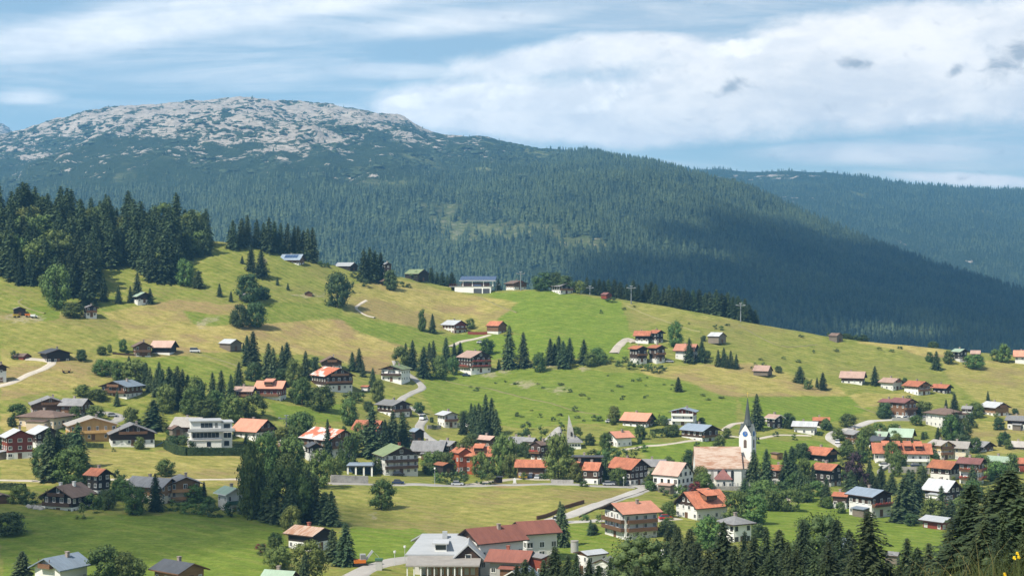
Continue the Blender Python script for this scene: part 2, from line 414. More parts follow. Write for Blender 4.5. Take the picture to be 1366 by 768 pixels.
def roads():
    M['asphalt'] = surf('pale_worn_asphalt', (.42, .395, .36), .25, .35, rough=.9)
    M['gravel'] = surf('pale_gravel', (.52, .46, .38), .25, .5, rough=.95)
    rb = ribbon
    rb('road', [(440, 650), (480, 650), (560, 651), (650, 651), (700, 650.5), (760, 650), (810, 651), (845, 651)], 4.5, 'asphalt')
    rb('road', [(915, 632), (890, 640), (866, 650), (838, 663), (800, 677), (762, 689), (735, 695), (745, 698.5), (775, 697.5), (803, 695.5)], 4.5, 'asphalt', .14)
    rb('road', [(845, 651), (858, 650), (872, 648)], 6, 'asphalt', .18)
    rb('road', [(527, 479), (531, 488), (542, 495), (553, 503), (563, 514), (551, 522.5), (536, 530), (536, 538), (551, 545), (562, 552), (565, 559), (559, 569), (566, 579), (587, 590)], 3.4, 'asphalt')
    rb('path', [(600, 463), (615, 456.7), (638, 451), (654, 447)], 2.6, 'gravel')
    rb('path', [(500, 427), (485, 421.5), (475, 414), (480, 409), (489, 404)], 1.6, 'gravel')
    rb('road', [(-30, 520), (0, 513), (19.5, 508), (39, 499), (62.5, 490), (69, 484.6), (56, 481), (35, 480)], 3.6, 'gravel')
    rb('road', [(125, 548), (143, 548.5), (157, 551), (158, 556), (146, 561)], 4, 'asphalt')
    rb('road', [(1200, 556), (1182, 557), (1163, 559), (1137, 570), (1114, 578), (1107, 584), (1112, 592), (1125, 600)], 4, 'asphalt')
    rb('path', [(830, 600), (860, 597), (892, 595), (931, 590), (965, 584), (1009, 587), (1038, 582), (1080, 582)], 2.4, 'gravel')
    rb('path', [(965, 577), (970, 571), (980, 566), (1000, 563.5), (1040, 561)], 2.6, 'gravel')
    rb('path', [(-20, 642), (57, 643), (160, 644), (273, 644.5), (330, 645), (440, 650)], 2.4, 'gravel')
    rb('road', [(625, 651), (645, 646), (664, 642.5), (689, 639), (720, 640), (760, 645)], 4.2, 'gravel', .15)
    rb('road', [(470, 768), (490, 758), (510, 751), (540, 744), (560, 741)], 6, 'asphalt', .14)
    rb('road', [(818, 470), (828, 457), (838, 451), (848, 456)], 4.5, 'gravel')
    rb('path', [(868, 696), (885, 694), (905, 692.5)], 5, 'gravel')
    rb('path', [(1040, 668), (1060, 655), (1072, 640), (1062, 625)], 3, 'gravel')
    M['trodden'] = surf('trodden_grass', (.25, .225, .095), .25, .5, rough=.95)
    for pts in ([(985, 430), (1010, 445), (1035, 458), (1060, 462), (1090, 458)], [(835, 405), (870, 420), (905, 432), (935, 440)], [(595, 505), (640, 515), (690, 530), (760, 546), (800, 552)], [(30, 400), (25, 405), (38, 412), (60, 418)], [(640, 395), (665, 408), (690, 418)], [(200, 462), (250, 470), (300, 482), (322, 490)], [(1140, 540), (1170, 548), (1190, 552)]): rb('path', pts, 1.1, 'trodden', .06)

# ------------------------------------------------------------------ mountains
def mountain(name, ridge, dridge, dfoot, zfoot, cols, nrow, amp, seed, rockf, shape=.35, past=900):
    P = np.arange(*cols); n = nrow
    u = np.concatenate([np.linspace(0, 1, n), 1 + np.linspace(.02, 1, 14) ** 1.5 * .25])
    PX, U = np.meshgrid(P, u)
    yr = np.interp(PX, *zip(*ridge)); Dr = np.interp(PX, *zip(*dridge))
    D = dfoot + (Dr - dfoot) * U
    zr = (HY - yr) / F * Dr
    uu = np.minimum(U, 1); gu = uu * (1 + shape - shape * uu)
    Z = zfoot + (zr - zfoot) * gu - np.maximum(U - 1, 0) * 1400
    X = (PX - CX) / F * D
    wig = fbm(X / 900., D / 900., 4, seed)
    gully = 1 - np.abs(2 * fbm(X / 420. + wig * 2, D / 1500., 4, seed + 7) - 1)
    e = np.minimum(uu * 3, 1)
    Z = Z + amp * e * ((wig - .5) * 1.2 + (gully - .72) * .9) * (1 - .8 * sstep(.85, 1, uu))
    rk = rockf(PX, HY - Z / D * F, U)
    # ledges and knolls of the limestone plateau
    led = np.abs(fbm(X / 160., D / 90., 4, seed + 3) - .5) * 2
    Z = Z + rk * (led - .36) * 46 * (1 - .55 * sstep(.82, 1, uu)) + (fbm(X / 60., D / 60., 3, seed + 5) - .5) * (8 + 20 * rk)
    V = np.stack([X, D, Z], -1).reshape(-1, 3)
    nr, nc = D.shape; i = (np.arange(nr - 1)[:, None] * nc + np.arange(nc - 1)[None]).ravel()
    me = np_mesh(name, V, np.stack([i, i + 1, i + nc + 1, i + nc], 1), [M['mountain']], True)
    at = me.attributes.new('rock', 'FLOAT', 'POINT'); at.data.foreach_set('value', rk.ravel().astype(np.float32))
    at = me.attributes.new('glade', 'FLOAT', 'POINT'); at.data.foreach_set('value', glade(PX, HY - Z / D * F, X, D).ravel().astype(np.float32))
    o = tag(link(name, me), kind='structure')
    return PX, U, X, D, Z, rk
def glade(px, py, X, D):
    w = (fbm(X / 90., D / 120., 4, 91) - .5)
    a = np.exp(-(((px - 660) / 85) ** 2 + ((py - 308) / 20) ** 2)) + .8 * np.exp(-(((px - 605) / 22) ** 2 + ((py - 300) / 30) ** 2)) + .7 * np.exp(-(((px - 770) / 50) ** 2 + ((py - 322) / 14) ** 2)) + .6 * np.exp(-(((px - 1080) / 60) ** 2 + ((py - 425) / 16) ** 2))
    b = sstep(.14, .30, fbm(X / 240., D / 300., 3, 95) - .5) * .55
    return np.clip(sstep(.35, .75, np.maximum(a, b) + w * 1.6), 0, 1)
def mountain_mat():
    m, nt, b = new_mat('limestone_and_scrub'); g = NB(nt)
    pos = g.n('ShaderNodeNewGeometry').outputs['Position']
    rk = g.n('ShaderNodeAttribute', attribute_name='rock').outputs['Fac']
    n1 = g.noise(g.scale(pos, 1, .55, 1.7), .0135, 9, .74, .5); n2 = g.noise(g.scale(pos, 1, 1, 2.5), .05, 4, .7); n3 = g.noise(pos, .004, 3, .5)
    t = g.math('ADD', g.math('MULTIPLY', n1, .60), g.math('ADD', g.math('MULTIPLY', n2, .22), g.math('MULTIPLY', n3, .18)))
    k = g.math('SUBTRACT', g.math('MULTIPLY', g.math('SUBTRACT', rk, .5), .24), g.maprange(rk, .02, .25, .12, 0))
    f = g.maprange(g.math('ADD', t, k), .553, .582)
    rock = g.ramp(n2, [(.25, (.24, .20, .16)), (.5, (.40, .35, .295)), (.75, (.56, .51, .445))])
    scrub = g.ramp(n2, [(.3, (.018, .034, .016)), (.6, (.034, .052, .022)), (.85, (.080, .095, .035))])
    gl = g.n('ShaderNodeAttribute', attribute_name='glade').outputs['Fac']
    scrub = g.mix(g.math('MULTIPLY', gl, .85), scrub, g.ramp(n2, [(.3, (.075, .11, .035)), (.55, (.15, .17, .07)), (.72, (.36, .33, .24))]))
    c = g.mix(f, scrub, rock)
    g.l(c, b.inputs['Base Color']); b.inputs['Roughness'].default_value = .95; b.inputs['Specular IOR Level'].default_value = .1
    g.bump(t, 1.0, 30, b)
    M['mountain'] = m

RIDGE = [(-500, 240), (-200, 212), (0, 182), (20, 180), (60, 165), (130, 149), (200, 140), (250, 136), (330, 131), (400, 133), (440, 136), (480, 145), (540, 155), (575, 171), (600, 177), (650, 182), (680, 190), (740, 197), (800, 206), (850, 216), (920, 231), (1000, 256), (1080, 290), (1150, 320), (1250, 357), (1330, 378), (1366, 388), (1500, 424), (1900, 490)]
DRIDGE = [(-500, 6600), (330, 6600), (600, 6200), (900, 5600), (1100, 5000), (1366, 4300), (1900, 3600)]
BACK = [(600, 260), (850, 226), (940, 227), (960, 226), (1000, 229), (1050, 227), (1100, 230), (1150, 236), (1180, 242), (1250, 248), (1366, 255), (1500, 268), (2000, 330)]

def rock_main(px, py, U):
    top = np.interp(px, [-400, 0, 150, 330, 480, 560, 620, 700, 800, 1000], [225, 212, 205, 205, 208, 198, 188, 182, 150, 120])
    warp = (fbm(px / 70., py / 30., 3, 15) - .5) * 34
    hi = 1 - sstep(-80, 75, py - top - warp)
    r = (.15 + hi * .85) * (1 - sstep(24, 75, py - top - warp)) * sstep(1020, 560, px)
    # scattered outcrops lower down, a clearing above the cable car
    r = np.maximum(r, .42 * (1 - sstep(20, 75, py - top - warp)) * sstep(1050, 760, px))
    return r
def rock_back(px, py, U):
    r = .62 * np.exp(-((py - 236) / 7.0) ** 2) * sstep(1180, 1060, px)
    r = np.maximum(r, .66 * np.exp(-(((px - 1065) / 45) ** 2 + ((py - 264) / 9) ** 2)))
    r = np.maximum(r, .6 * np.exp(-(((px - 1205) / 22) ** 2 + ((py - 322) / 9) ** 2)))
    r = np.maximum(r, .62 * np.exp(-(((px - 1290) / 40) ** 2 + ((py - 345) / 7) ** 2)))
    return r

def far_fir(n, seed):
    """a far fir: three ragged cones, unit height"""
    r = np.random.default_rng(seed); V = []; Fc = []
    for lv, (z0, z1, rad) in enumerate(((.02, .52, .175), (.30, .78, .125), (.58, 1.0, .072))):
        b = len(V)
        for k in range(n):
            a = 2 * math.pi * (k + r.uniform(-.3, .3)) / n; q = rad * (r.uniform(.65, 1.15) if k % 2 else r.uniform(.5, .8))
            V.append((q * math.cos(a), q * math.sin(a), z0 + r.uniform(-.02, .05)))
        V.append((0, 0, z1)); t = len(V) - 1
        for k in range(n): Fc.append((b + k, b + (k + 1) % n, t))
    return np.array(V), np.array(Fc)
def scatter_mesh(name, protos, P, Hh, Wd, ang, mats_):
    """many small trees joined to one mesh of the far wood"""
    Vs = []; Fs = []; base = 0; pick = rng.integers(0, len(protos), len(P))
    for q, (pv, pf) in enumerate(protos):
        k = np.where(pick == q)[0]
        if not len(k): continue
        c, s = np.cos(ang[k]), np.sin(ang[k])
        x = (pv[None, :, 0] * c[:, None] - pv[None, :, 1] * s[:, None]) * (Hh[k] * Wd[k])[:, None] + P[k, 0:1]
        y = (pv[None, :, 0] * s[:, None] + pv[None, :, 1] * c[:, None]) * (Hh[k] * Wd[k])[:, None] + P[k, 1:2]
        z = pv[None, :, 2] * Hh[k][:, None] + P[k, 2:3]
        Vs.append(np.stack([x, y, z], -1).reshape(-1, 3))
        Fs.append((pf[None] + (np.arange(len(k)) * len(pv))[:, None, None] + base).reshape(-1, pf.shape[1])); base += len(k) * len(pv)
    return np_mesh(name, np.concatenate(Vs), np.concatenate(Fs), mats_)
def bilinear(G, i, j):
    i0 = np.floor(i).astype(int); j0 = np.floor(j).astype(int); fi = i - i0; fj = j - j0
    i1 = np.minimum(i0 + 1, G.shape[0] - 1); j1 = np.minimum(j0 + 1, G.shape[1] - 1)
    return (G[i0, j0] * (1 - fj) + G[i0, j1] * fj) * (1 - fi) + (G[i1, j0] * (1 - fj) + G[i1, j1] * fj) * fi

def foliage(name, dark, light, per_obj=.25, warm=.02, nscale=.9, transl=True):
    m, nt, b = new_mat(name); g = NB(nt)
    oi = g.n('ShaderNodeObjectInfo').outputs['Random']; isl = g.n('ShaderNodeNewGeometry').outputs['Random Per Island']
    pos = g.n('ShaderNodeNewGeometry').outputs['Position']
    n = g.noise(pos, nscale, 2, .5)
    f = g.math('ADD', g.math('MULTIPLY', isl, .55), g.math('MULTIPLY', g.maprange(n, .35, .65), .45), clamp=True)
    c = g.mix(f, dark, light)
    hs = g.n('ShaderNodeHueSaturation'); g.l(c, hs.inputs['Color'])
    g.l(g.math('ADD', g.math('MULTIPLY', oi, per_obj * 2), 1 - per_obj), hs.inputs['Value'])
    g.l(g.math('SUBTRACT', .5 + warm, g.math('MULTIPLY', g.math('FRACT', g.math('MULTIPLY', oi, 7.31)), warm * 2)), hs.inputs['Hue'])
    g.l(hs.outputs[0], b.inputs['Base Color']); b.inputs['Roughness'].default_value = .75; b.inputs['Specular IOR Level'].default_value = .25
    M[name] = m
    return m

def mountains():
    mountain_mat()
    foliage('far_firs', (.010, .026, .016), (.068, .098, .040), 0, 0, .009)
    foliage('far_scrub', (.026, .046, .022), (.055, .080, .036), 0, 0, .02)
    G1 = mountain('mountain', RIDGE, DRIDGE, 2250, -200, (-420, 1800, 5), 230, 90, 5, rock_main)
    G2 = mountain('far_mountain', BACK, [(0, 9000), (1900, 8400)], 5600, -100, (560, 1800, 6), 90, 110, 41, rock_back, .3)
    # a grey peak that just shows on the left edge
    yp = [(-500, 230), (-260, 150), (-120, 172), (-60, 150), (-30, 158), (-14, 164), (4, 165), (12, 170), (20, 186), (60, 230), (200, 300)]
    mountain('rock_peak', yp, [(-600, 9500), (600, 9500)], 7200, 100, (-420, 160, 4), 60, 120, 77, lambda px, py, U: np.full(px.shape, .8), .2)
    protos = [far_fir(7, s) for s in range(5)]
    def scatter(G, n, dens, hmin, hmax, seed, ulo, uhi):
        PX, U, X, D, Z, rk = G; r = np.random.default_rng(seed)
        i = r.uniform(0, 1, n); i = ulo + (uhi - ulo) * i
        j = r.uniform(0, X.shape[1] - 1.001, n)
        px = bilinear(PX, i, j); x = bilinear(X, i, j); d = bilinear(D, i, j); z = bilinear(Z, i, j); q = bilinear(rk, i, j)
        py = HY - z / d * F
        k = r.uniform(0, 1, n) < dens(px, py, q, x, d)
        h = r.uniform(hmin, hmax, n) * (1 - .45 * np.clip(q * 2, 0, 1))
        return np.stack([x, d, z - 1], 1)[k], h[k], r.uniform(1.15, 2.1, n)[k], r.uniform(0, 6.28, n)[k]
    def den1(px, py, q, x, d):
        gl = fbm(x / 120., d / 160., 3, 61)
        return np.clip(1.15 - q * 2.6, 0.02, 1) * (.45 + .55 * sstep(.3, .45, gl)) * np.where(py > 520, .15, 1) * (1 - .78 * glade(px, py, x, d))
    a = scatter(G1, 95000, den1, 11, 28, 2, 10, 229)
    o = link('mountain_forest', scatter_mesh('mountain_forest', protos, a[0], a[1], a[2], a[3], [M['far_firs']])); tag(o, kind='stuff')
    a = scatter(G2, 26000, lambda px, py, q, x, d: np.clip(1.1 - q * 1.5, .1, 1) * (1 - .7 * glade(px, py, x, d)), 12, 28, 3, 10, 89)
    o = link('far_mountain_forest', scatter_mesh('far_mountain_forest', protos[:2], a[0], a[1], a[2], a[3], [M['far_firs']])); tag(o, kind='stuff')
    # dwarf pine mounds among the rocks
    r = np.random.default_rng(5)
    def mound(seed):
        q = np.random.default_rng(seed); V = []; Fc = []
        for lv, (z, rad) in enumerate(((-.2, 1), (.22, .8), (.36, .4))):
            for k in range(7):
                t = 2 * math.pi * (k + lv * .5) / 7; w = rad * q.uniform(.7, 1.2); V.append((w * math.cos(t), w * math.sin(t), z * q.uniform(.8, 1.3)))
        V.append((0, 0, .42))
        for lv in range(2):
            for k in range(7):
                a0 = lv * 7 + k; a1 = lv * 7 + (k + 1) % 7; Fc += [(a0, a1, a1 + 7), (a0, a1 + 7, a0 + 7)]
        for k in range(7): Fc.append((14 + k, 14 + (k + 1) % 7, 21))
        return np.array(V), np.array(Fc)
    def den3(px, py, q, x, d):
        c = fbm(x / 130., d / 200., 3, 71)
        return sstep(.12, .3, q) * sstep(.47, .56, c) * .9
    PX, U, X, D, Z, rk = G1; a = scatter(G1, 26000, den3, 8, 17, 9, 90, 229)
    o = link('dwarf_pine_scrub', scatter_mesh('dwarf_pine_scrub', [mound(s) for s in range(4)], a[0], a[1], a[2], a[3], [M['far_scrub']])); tag(o, kind='stuff')

# ------------------------------------------------------------------ sky, sun, haze, clouds that shade the slopes
def sky():
    w = bpy.data.worlds.new('World'); S.world = w; w.use_nodes = True
    nt = w.node_tree; nt.nodes.clear(); g = NB(nt)
    out = g.n('ShaderNodeOutputWorld'); bg = g.n('ShaderNodeBackground'); g.l(bg.outputs[0], out.inputs[0])
    st = g.n('ShaderNodeTexSky', sky_type='NISHITA', sun_disc=False, sun_elevation=R(SUN_EL), sun_rotation=math.atan2(SUN_DIR.x, SUN_DIR.y), altitude=1200, air_density=1.0, dust_density=.6, ozone_density=1.6)
    tc = g.n('ShaderNodeTexCoord').outputs['Generated']
    sp = g.n('ShaderNodeSeparateXYZ'); g.l(tc, sp.inputs[0])
    yy = g.math('MAXIMUM', g.math('ABSOLUTE', sp.outputs[1]), .12)
    u = g.math('DIVIDE', sp.outputs[0], yy); v = g.math('DIVIDE', sp.outputs[2], yy)      # bearing and height of a direction
    cv = g.n('ShaderNodeCombineXYZ'); g.l(u, cv.inputs[0]); g.l(v, cv.inputs[1])
    nbig = g.noise(g.scale(cv.outputs[0], 1, 2.6, 1), 7, 8, .58, .35)
    nfin = g.noise(g.scale(cv.outputs[0], 1, 1.7, 1), 22, 9, .66, .25)
    nsh = g.noise(g.scale(cv.outputs[0], 1, 2.4, 1), 13, 8, .62, .4)
    wisp = g.noise(g.scale(cv.outputs[0], .55, 4.5, 1), 9, 7, .62, .6)
    def blob(px, py, rx, ry, rot=0, soft=1.0):
        U0 = (px - CX) / F; V0 = (HY - py) / F; c, s_ = math.cos(R(rot)), math.sin(R(rot))
        du = g.math('SUBTRACT', u, U0); dv = g.math('SUBTRACT', v, V0)
        a = g.math('DIVIDE', g.math('ADD', g.math('MULTIPLY', du, c), g.math('MULTIPLY', dv, s_)), rx / F)
        b = g.math('DIVIDE', g.math('SUBTRACT', g.math('MULTIPLY', dv, c), g.math('MULTIPLY', du, s_)), ry / F)
        r2 = g.math('ADD', g.math('MULTIPLY', a, a), g.math('MULTIPLY', b, b))
        return g.math('POWER', 2.718, g.math('MULTIPLY', r2, -1.0 / soft))
    def summ(L):
        t = L[0]
        for x in L[1:]: t = g.math('ADD', t, x)
        return t
    bank = summ([blob(1010, 118, 330, 62, 3), blob(1290, 110, 230, 62, 4), blob(780, 165, 250, 30, -4), blob(1240, 35, 290, 36, 6), blob(640, 140, 120, 26, 0), blob(1290, 239, 150, 11, -3), blob(-300, 100, 200, 60), blob(1900, 100, 300, 90), blob(760, 72, 190, 22, 8)])
    veil = summ([blob(120, 40, 260, 44, 12), blob(380, 8, 230, 26, 8), blob(620, 30, 220, 24, 6), blob(40, 130, 60, 14), blob(560, 95, 160, 16), blob(1150, 205, 220, 20)])
    hole = summ([blob(930, 32, 75, 20, -6), blob(1150, 200, 260, 14, 3)])
    dens = g.math('ADD', g.math('MULTIPLY', g.math('MINIMUM', bank, 1.15), .50), g.math('ADD', g.math('MULTIPLY', nbig, .62), g.math('MULTIPLY', nfin, .44)))
    dens = g.math('SUBTRACT', dens, g.math('MULTIPLY', hole, .22))
    cl = g.maprange(dens, .66, 1.02)
    vd = g.math('ADD', g.math('MULTIPLY', g.math('MINIMUM', veil, 1.1), .42), g.math('MULTIPLY', wisp, .7))
    vl = g.maprange(vd, .42, .86, 0, .88)
    cover = g.math('MAXIMUM', cl, vl)
    high = g.math('MULTIPLY', g.maprange(wisp, .38, .70), .55)     # thin veil everywhere
    cover = g.math('MAXIMUM', cover, high)
    shade = g.maprange(g.math('ADD', g.math('MULTIPLY', nsh, .6), g.math('MULTIPLY', nfin, .4)), .36, .62)
    ccol = g.mix(shade, (7.9, 8.05, 8.3), (10.9, 10.5, 10.0))
    ccol = g.mix(g.maprange(v, .25, 1.2), ccol, (6.5, 6.7, 7.0))
    skyc = g.mix(.25, g.mix(1.0, st.outputs[0], (.92, 1.0, .94), 'MULTIPLY'), (5.0, 5.35, 5.75))
    col = g.mix(cover, skyc, ccol)
    # crisp heaped cumulus in front of the bank
    pf = summ([blob(645, 126, 75, 20, 2), blob(788, 122, 48, 24), blob(880, 116, 42, 14), blob(560, 136, 55, 11), blob(715, 140, 90, 14), blob(1030, 60, 120, 16, 6), blob(930, 150, 60, 16), blob(1220, 150, 120, 20)])
    pn = g.noise(g.scale(cv.outputs[0], 1, 1.35, 1), 24, 9, .60, .15)
    pd = g.math('ADD', g.math('MULTIPLY', g.math('MINIMUM', pf, 1.1), .42), g.math('MULTIPLY', pn, .8))
    lit = g.maprange(g.math('SUBTRACT', pn, g.noise(g.scale(g.n('ShaderNodeVectorMath', operation='ADD').outputs[0], 1, 1, 1), 24, 5, .6) if 0 else .0), .42, .68)
    col = g.mix(g.maprange(pd, .62, .80, 0, .92), col, g.mix(lit, (8.6, 8.6, 8.7), (12.0, 11.6, 11.0)))
    # small dark fracto-cumulus
    gs = summ([blob(976, 116, 27, 11, 22), blob(1143, 87, 26, 10, 4), blob(1352, 76, 42, 22, 28), blob(1277, 93, 14, 8, 30)])
    gd = g.math('ADD', g.math('MULTIPLY', gs, .62), g.math('MULTIPLY', g.math('SUBTRACT', g.noise(g.scale(cv.outputs[0], 1, 1.6, 1), 60, 6, .6, .4), .5), 1.5))
    col = g.mix(g.maprange(gd, .10, .72, 0, .8), col, (3.0, 3.4, 3.9))
    g.l(col, bg.inputs[0]); bg.inputs[1].default_value = .095
    sun = bpy.data.lights.new('sun', 'SUN'); sun.energy = 4.5; sun.angle = R(.5); sun.color = (1, .94, .83)
    so = bpy.data.objects.new('sun', sun); COL.objects.link(so); so.rotation_euler = (-SUN_VEC).to_track_quat('-Z', 'Y').to_euler(); so.location = (-900, -300, 1500)

def haze():
    mb = MB(); mb.box(-6500, 6500, -300, 12500, -420, 1080)
    me = mb.mesh('haze', []); m = bpy.data.materials.new('mountain_air'); m.use_nodes = True; nt = m.node_tree; nt.nodes.clear()
    o = nt.nodes.new('ShaderNodeOutputMaterial'); v = nt.nodes.new('ShaderNodeVolumePrincipled')
    v.inputs['Color'].default_value = (.22, .58, 1, 1); v.inputs['Density'].default_value = 8.4e-5; v.inputs['Anisotropy'].default_value = 0.0
    nt.links.new(v.outputs[0], o.inputs['Volume']); me.materials.append(m)
    tag(link('haze', me), kind='stuff')

def cloud(name, target, alt, lumps, seed, alpha):
    """an unseen cloud above the frame, its lumps arranged so that shade falls on 'target' (X, Y, Z)"""
    k = (alt - target[2]) / SUN_VEC.z; c = Vector(target) + SUN_VEC * k
    r = np.random.default_rng(seed); Vs = []; Fs = []; b = 0; TH = []
    import bmesh
    bm = bmesh.new(); bmesh.ops.create_icosphere(bm, subdivisions=3, radius=1)
    bv = np.array([v.co[:] for v in bm.verts]); bf = np.array([[v.index for v in f.verts] for f in bm.faces]); bm.free()
    for (dx, dy, rx, ry, rz) in lumps:
        n = 1 + .5 * (fbm(bv[:, 0] * 1.7 + dx, bv[:, 1] * 1.7 + bv[:, 2] + dy, 4, seed) - .5)
        TH.append(np.abs(bv[:, 2]))
        Vs.append(bv * n[:, None] * np.array([rx, ry, rz]) + np.array([c.x + dx, c.y + dy, c.z + r.uniform(-.3, .3) * rz])); Fs.append(bf + b); b += len(bv)
    m, nt, p = new_mat(name + '_vapour'); p.inputs['Base Color'].default_value = (.9, .9, .9, 1); p.inputs['Roughness'].default_value = 1
    g = NB(nt); th = g.n('ShaderNodeAttribute', attribute_name='thickness').outputs['Fac']      # thin towards the rim of each billow
    nz = g.noise(g.n('ShaderNodeNewGeometry').outputs['Position'], .006, 4, .6)
    g.l(g.math('MULTIPLY', g.maprange(g.math('ADD', th, g.math('MULTIPLY', g.math('SUBTRACT', nz, .5), .7)), .05, .75), alpha), p.inputs['Alpha'])
    me = np_mesh(name, np.concatenate(Vs), np.concatenate(Fs), [m], True); at = me.attributes.new('thickness', 'FLOAT', 'POINT'); at.data.foreach_set('value', np.concatenate(TH).astype(np.float32))
    tag(link(name, me), kind='structure')
# ------------------------------------------------------------------ buildings
_wm = {}
def window_meshes(fr, kind):
    key = (fr, kind)
    if key in _wm: return _wm[key]
    f = MB(); t = .11
    f.box(-.5, -.5 + t, -.09, .02, 0, 1); f.box(.5 - t, .5, -.09, .02, 0, 1)
    f.box(-.5 + t, .5 - t, -.09, .02, 0, t * .9); f.box(-.5 + t, .5 - t, -.09, .02, 1 - t * .9, 1)
    f.box(-.025, .025, -.075, .02, t * .9, 1 - t * .9)
    f.box(-.58, .58, -.14, -.092, -.05, .0)
    if kind == 'shut':
        f.box(-.92, -.54, -.06, .02, -.02, 1.02); f.box(.54, .92, -.06, .02, -.02, 1.02)
    if kind == 'tiny':
        f.box(-.5 + t, .5 - t, -.03, .02, t * .9, 1 - t * .9, 1)
    p = MB(); p.box(-.5 + t, .5 - t, -.03, .02, t * .9, 1 - t * .9)
    _wm[key] = (f.mesh('window', [fr, 'glass']), p.mesh('pane', ['glass'])); return _wm[key]
BUILD = []      # records for naming trees by what they stand beside

def roof_mesh(W, L, H, rise, oe, og, rc, fc, th=.28, hip=0.0):
    mb = MB(); a = W / 2 + oe; k = rise / (W / 2); ze = H - oe * k; zr = H + rise; y0, y1 = -L / 2 - og, L / 2 + og
    if hip > 0:
        hy = hip * (L / 2 + og) if hip < 1 else L / 2 + og
        r0, r1 = y0 + hy, y1 - hy
        if r1 - r0 < .3: r0, r1 = -.15, .15
        lo = [(-a, y0, ze), (a, y0, ze), (a, y1, ze), (-a, y1, ze)]; rd = [(0, r0, zr), (0, r1, zr)]
        mb.face([lo[0], lo[1], rd[0]]); mb.face([lo[1], lo[2], rd[1], rd[0]]); mb.face([lo[2], lo[3], rd[1]]); mb.face([lo[3], lo[0], rd[0], rd[1]])
        for i in range(4):
            p, q = lo[i], lo[(i + 1) % 4]; mb.face([(p[0], p[1], p[2] - th), (q[0], q[1], q[2] - th), q, p], 1)
        mb.face([(p[0], p[1], p[2] - th) for p in reversed(lo)], 1)
    else:
        prof = [(-a, ze - th), (0, zr - th), (a, ze - th), (a, ze), (0, zr), (-a, ze)]
        # two slabs so that no face is concave
        mb.extr_y([(-a, ze - th), (0, zr - th), (0, zr), (-a, ze)], y0, y1, [1, 1, 0, 1], 1)
        mb.extr_y([(0, zr - th), (a, ze - th), (a, ze), (0, zr)], y0, y1, [1, 0, 0, 1] if 0 else [1, 1, 0, 1], 1)
    return mb.mesh('roof', [rc, fc])

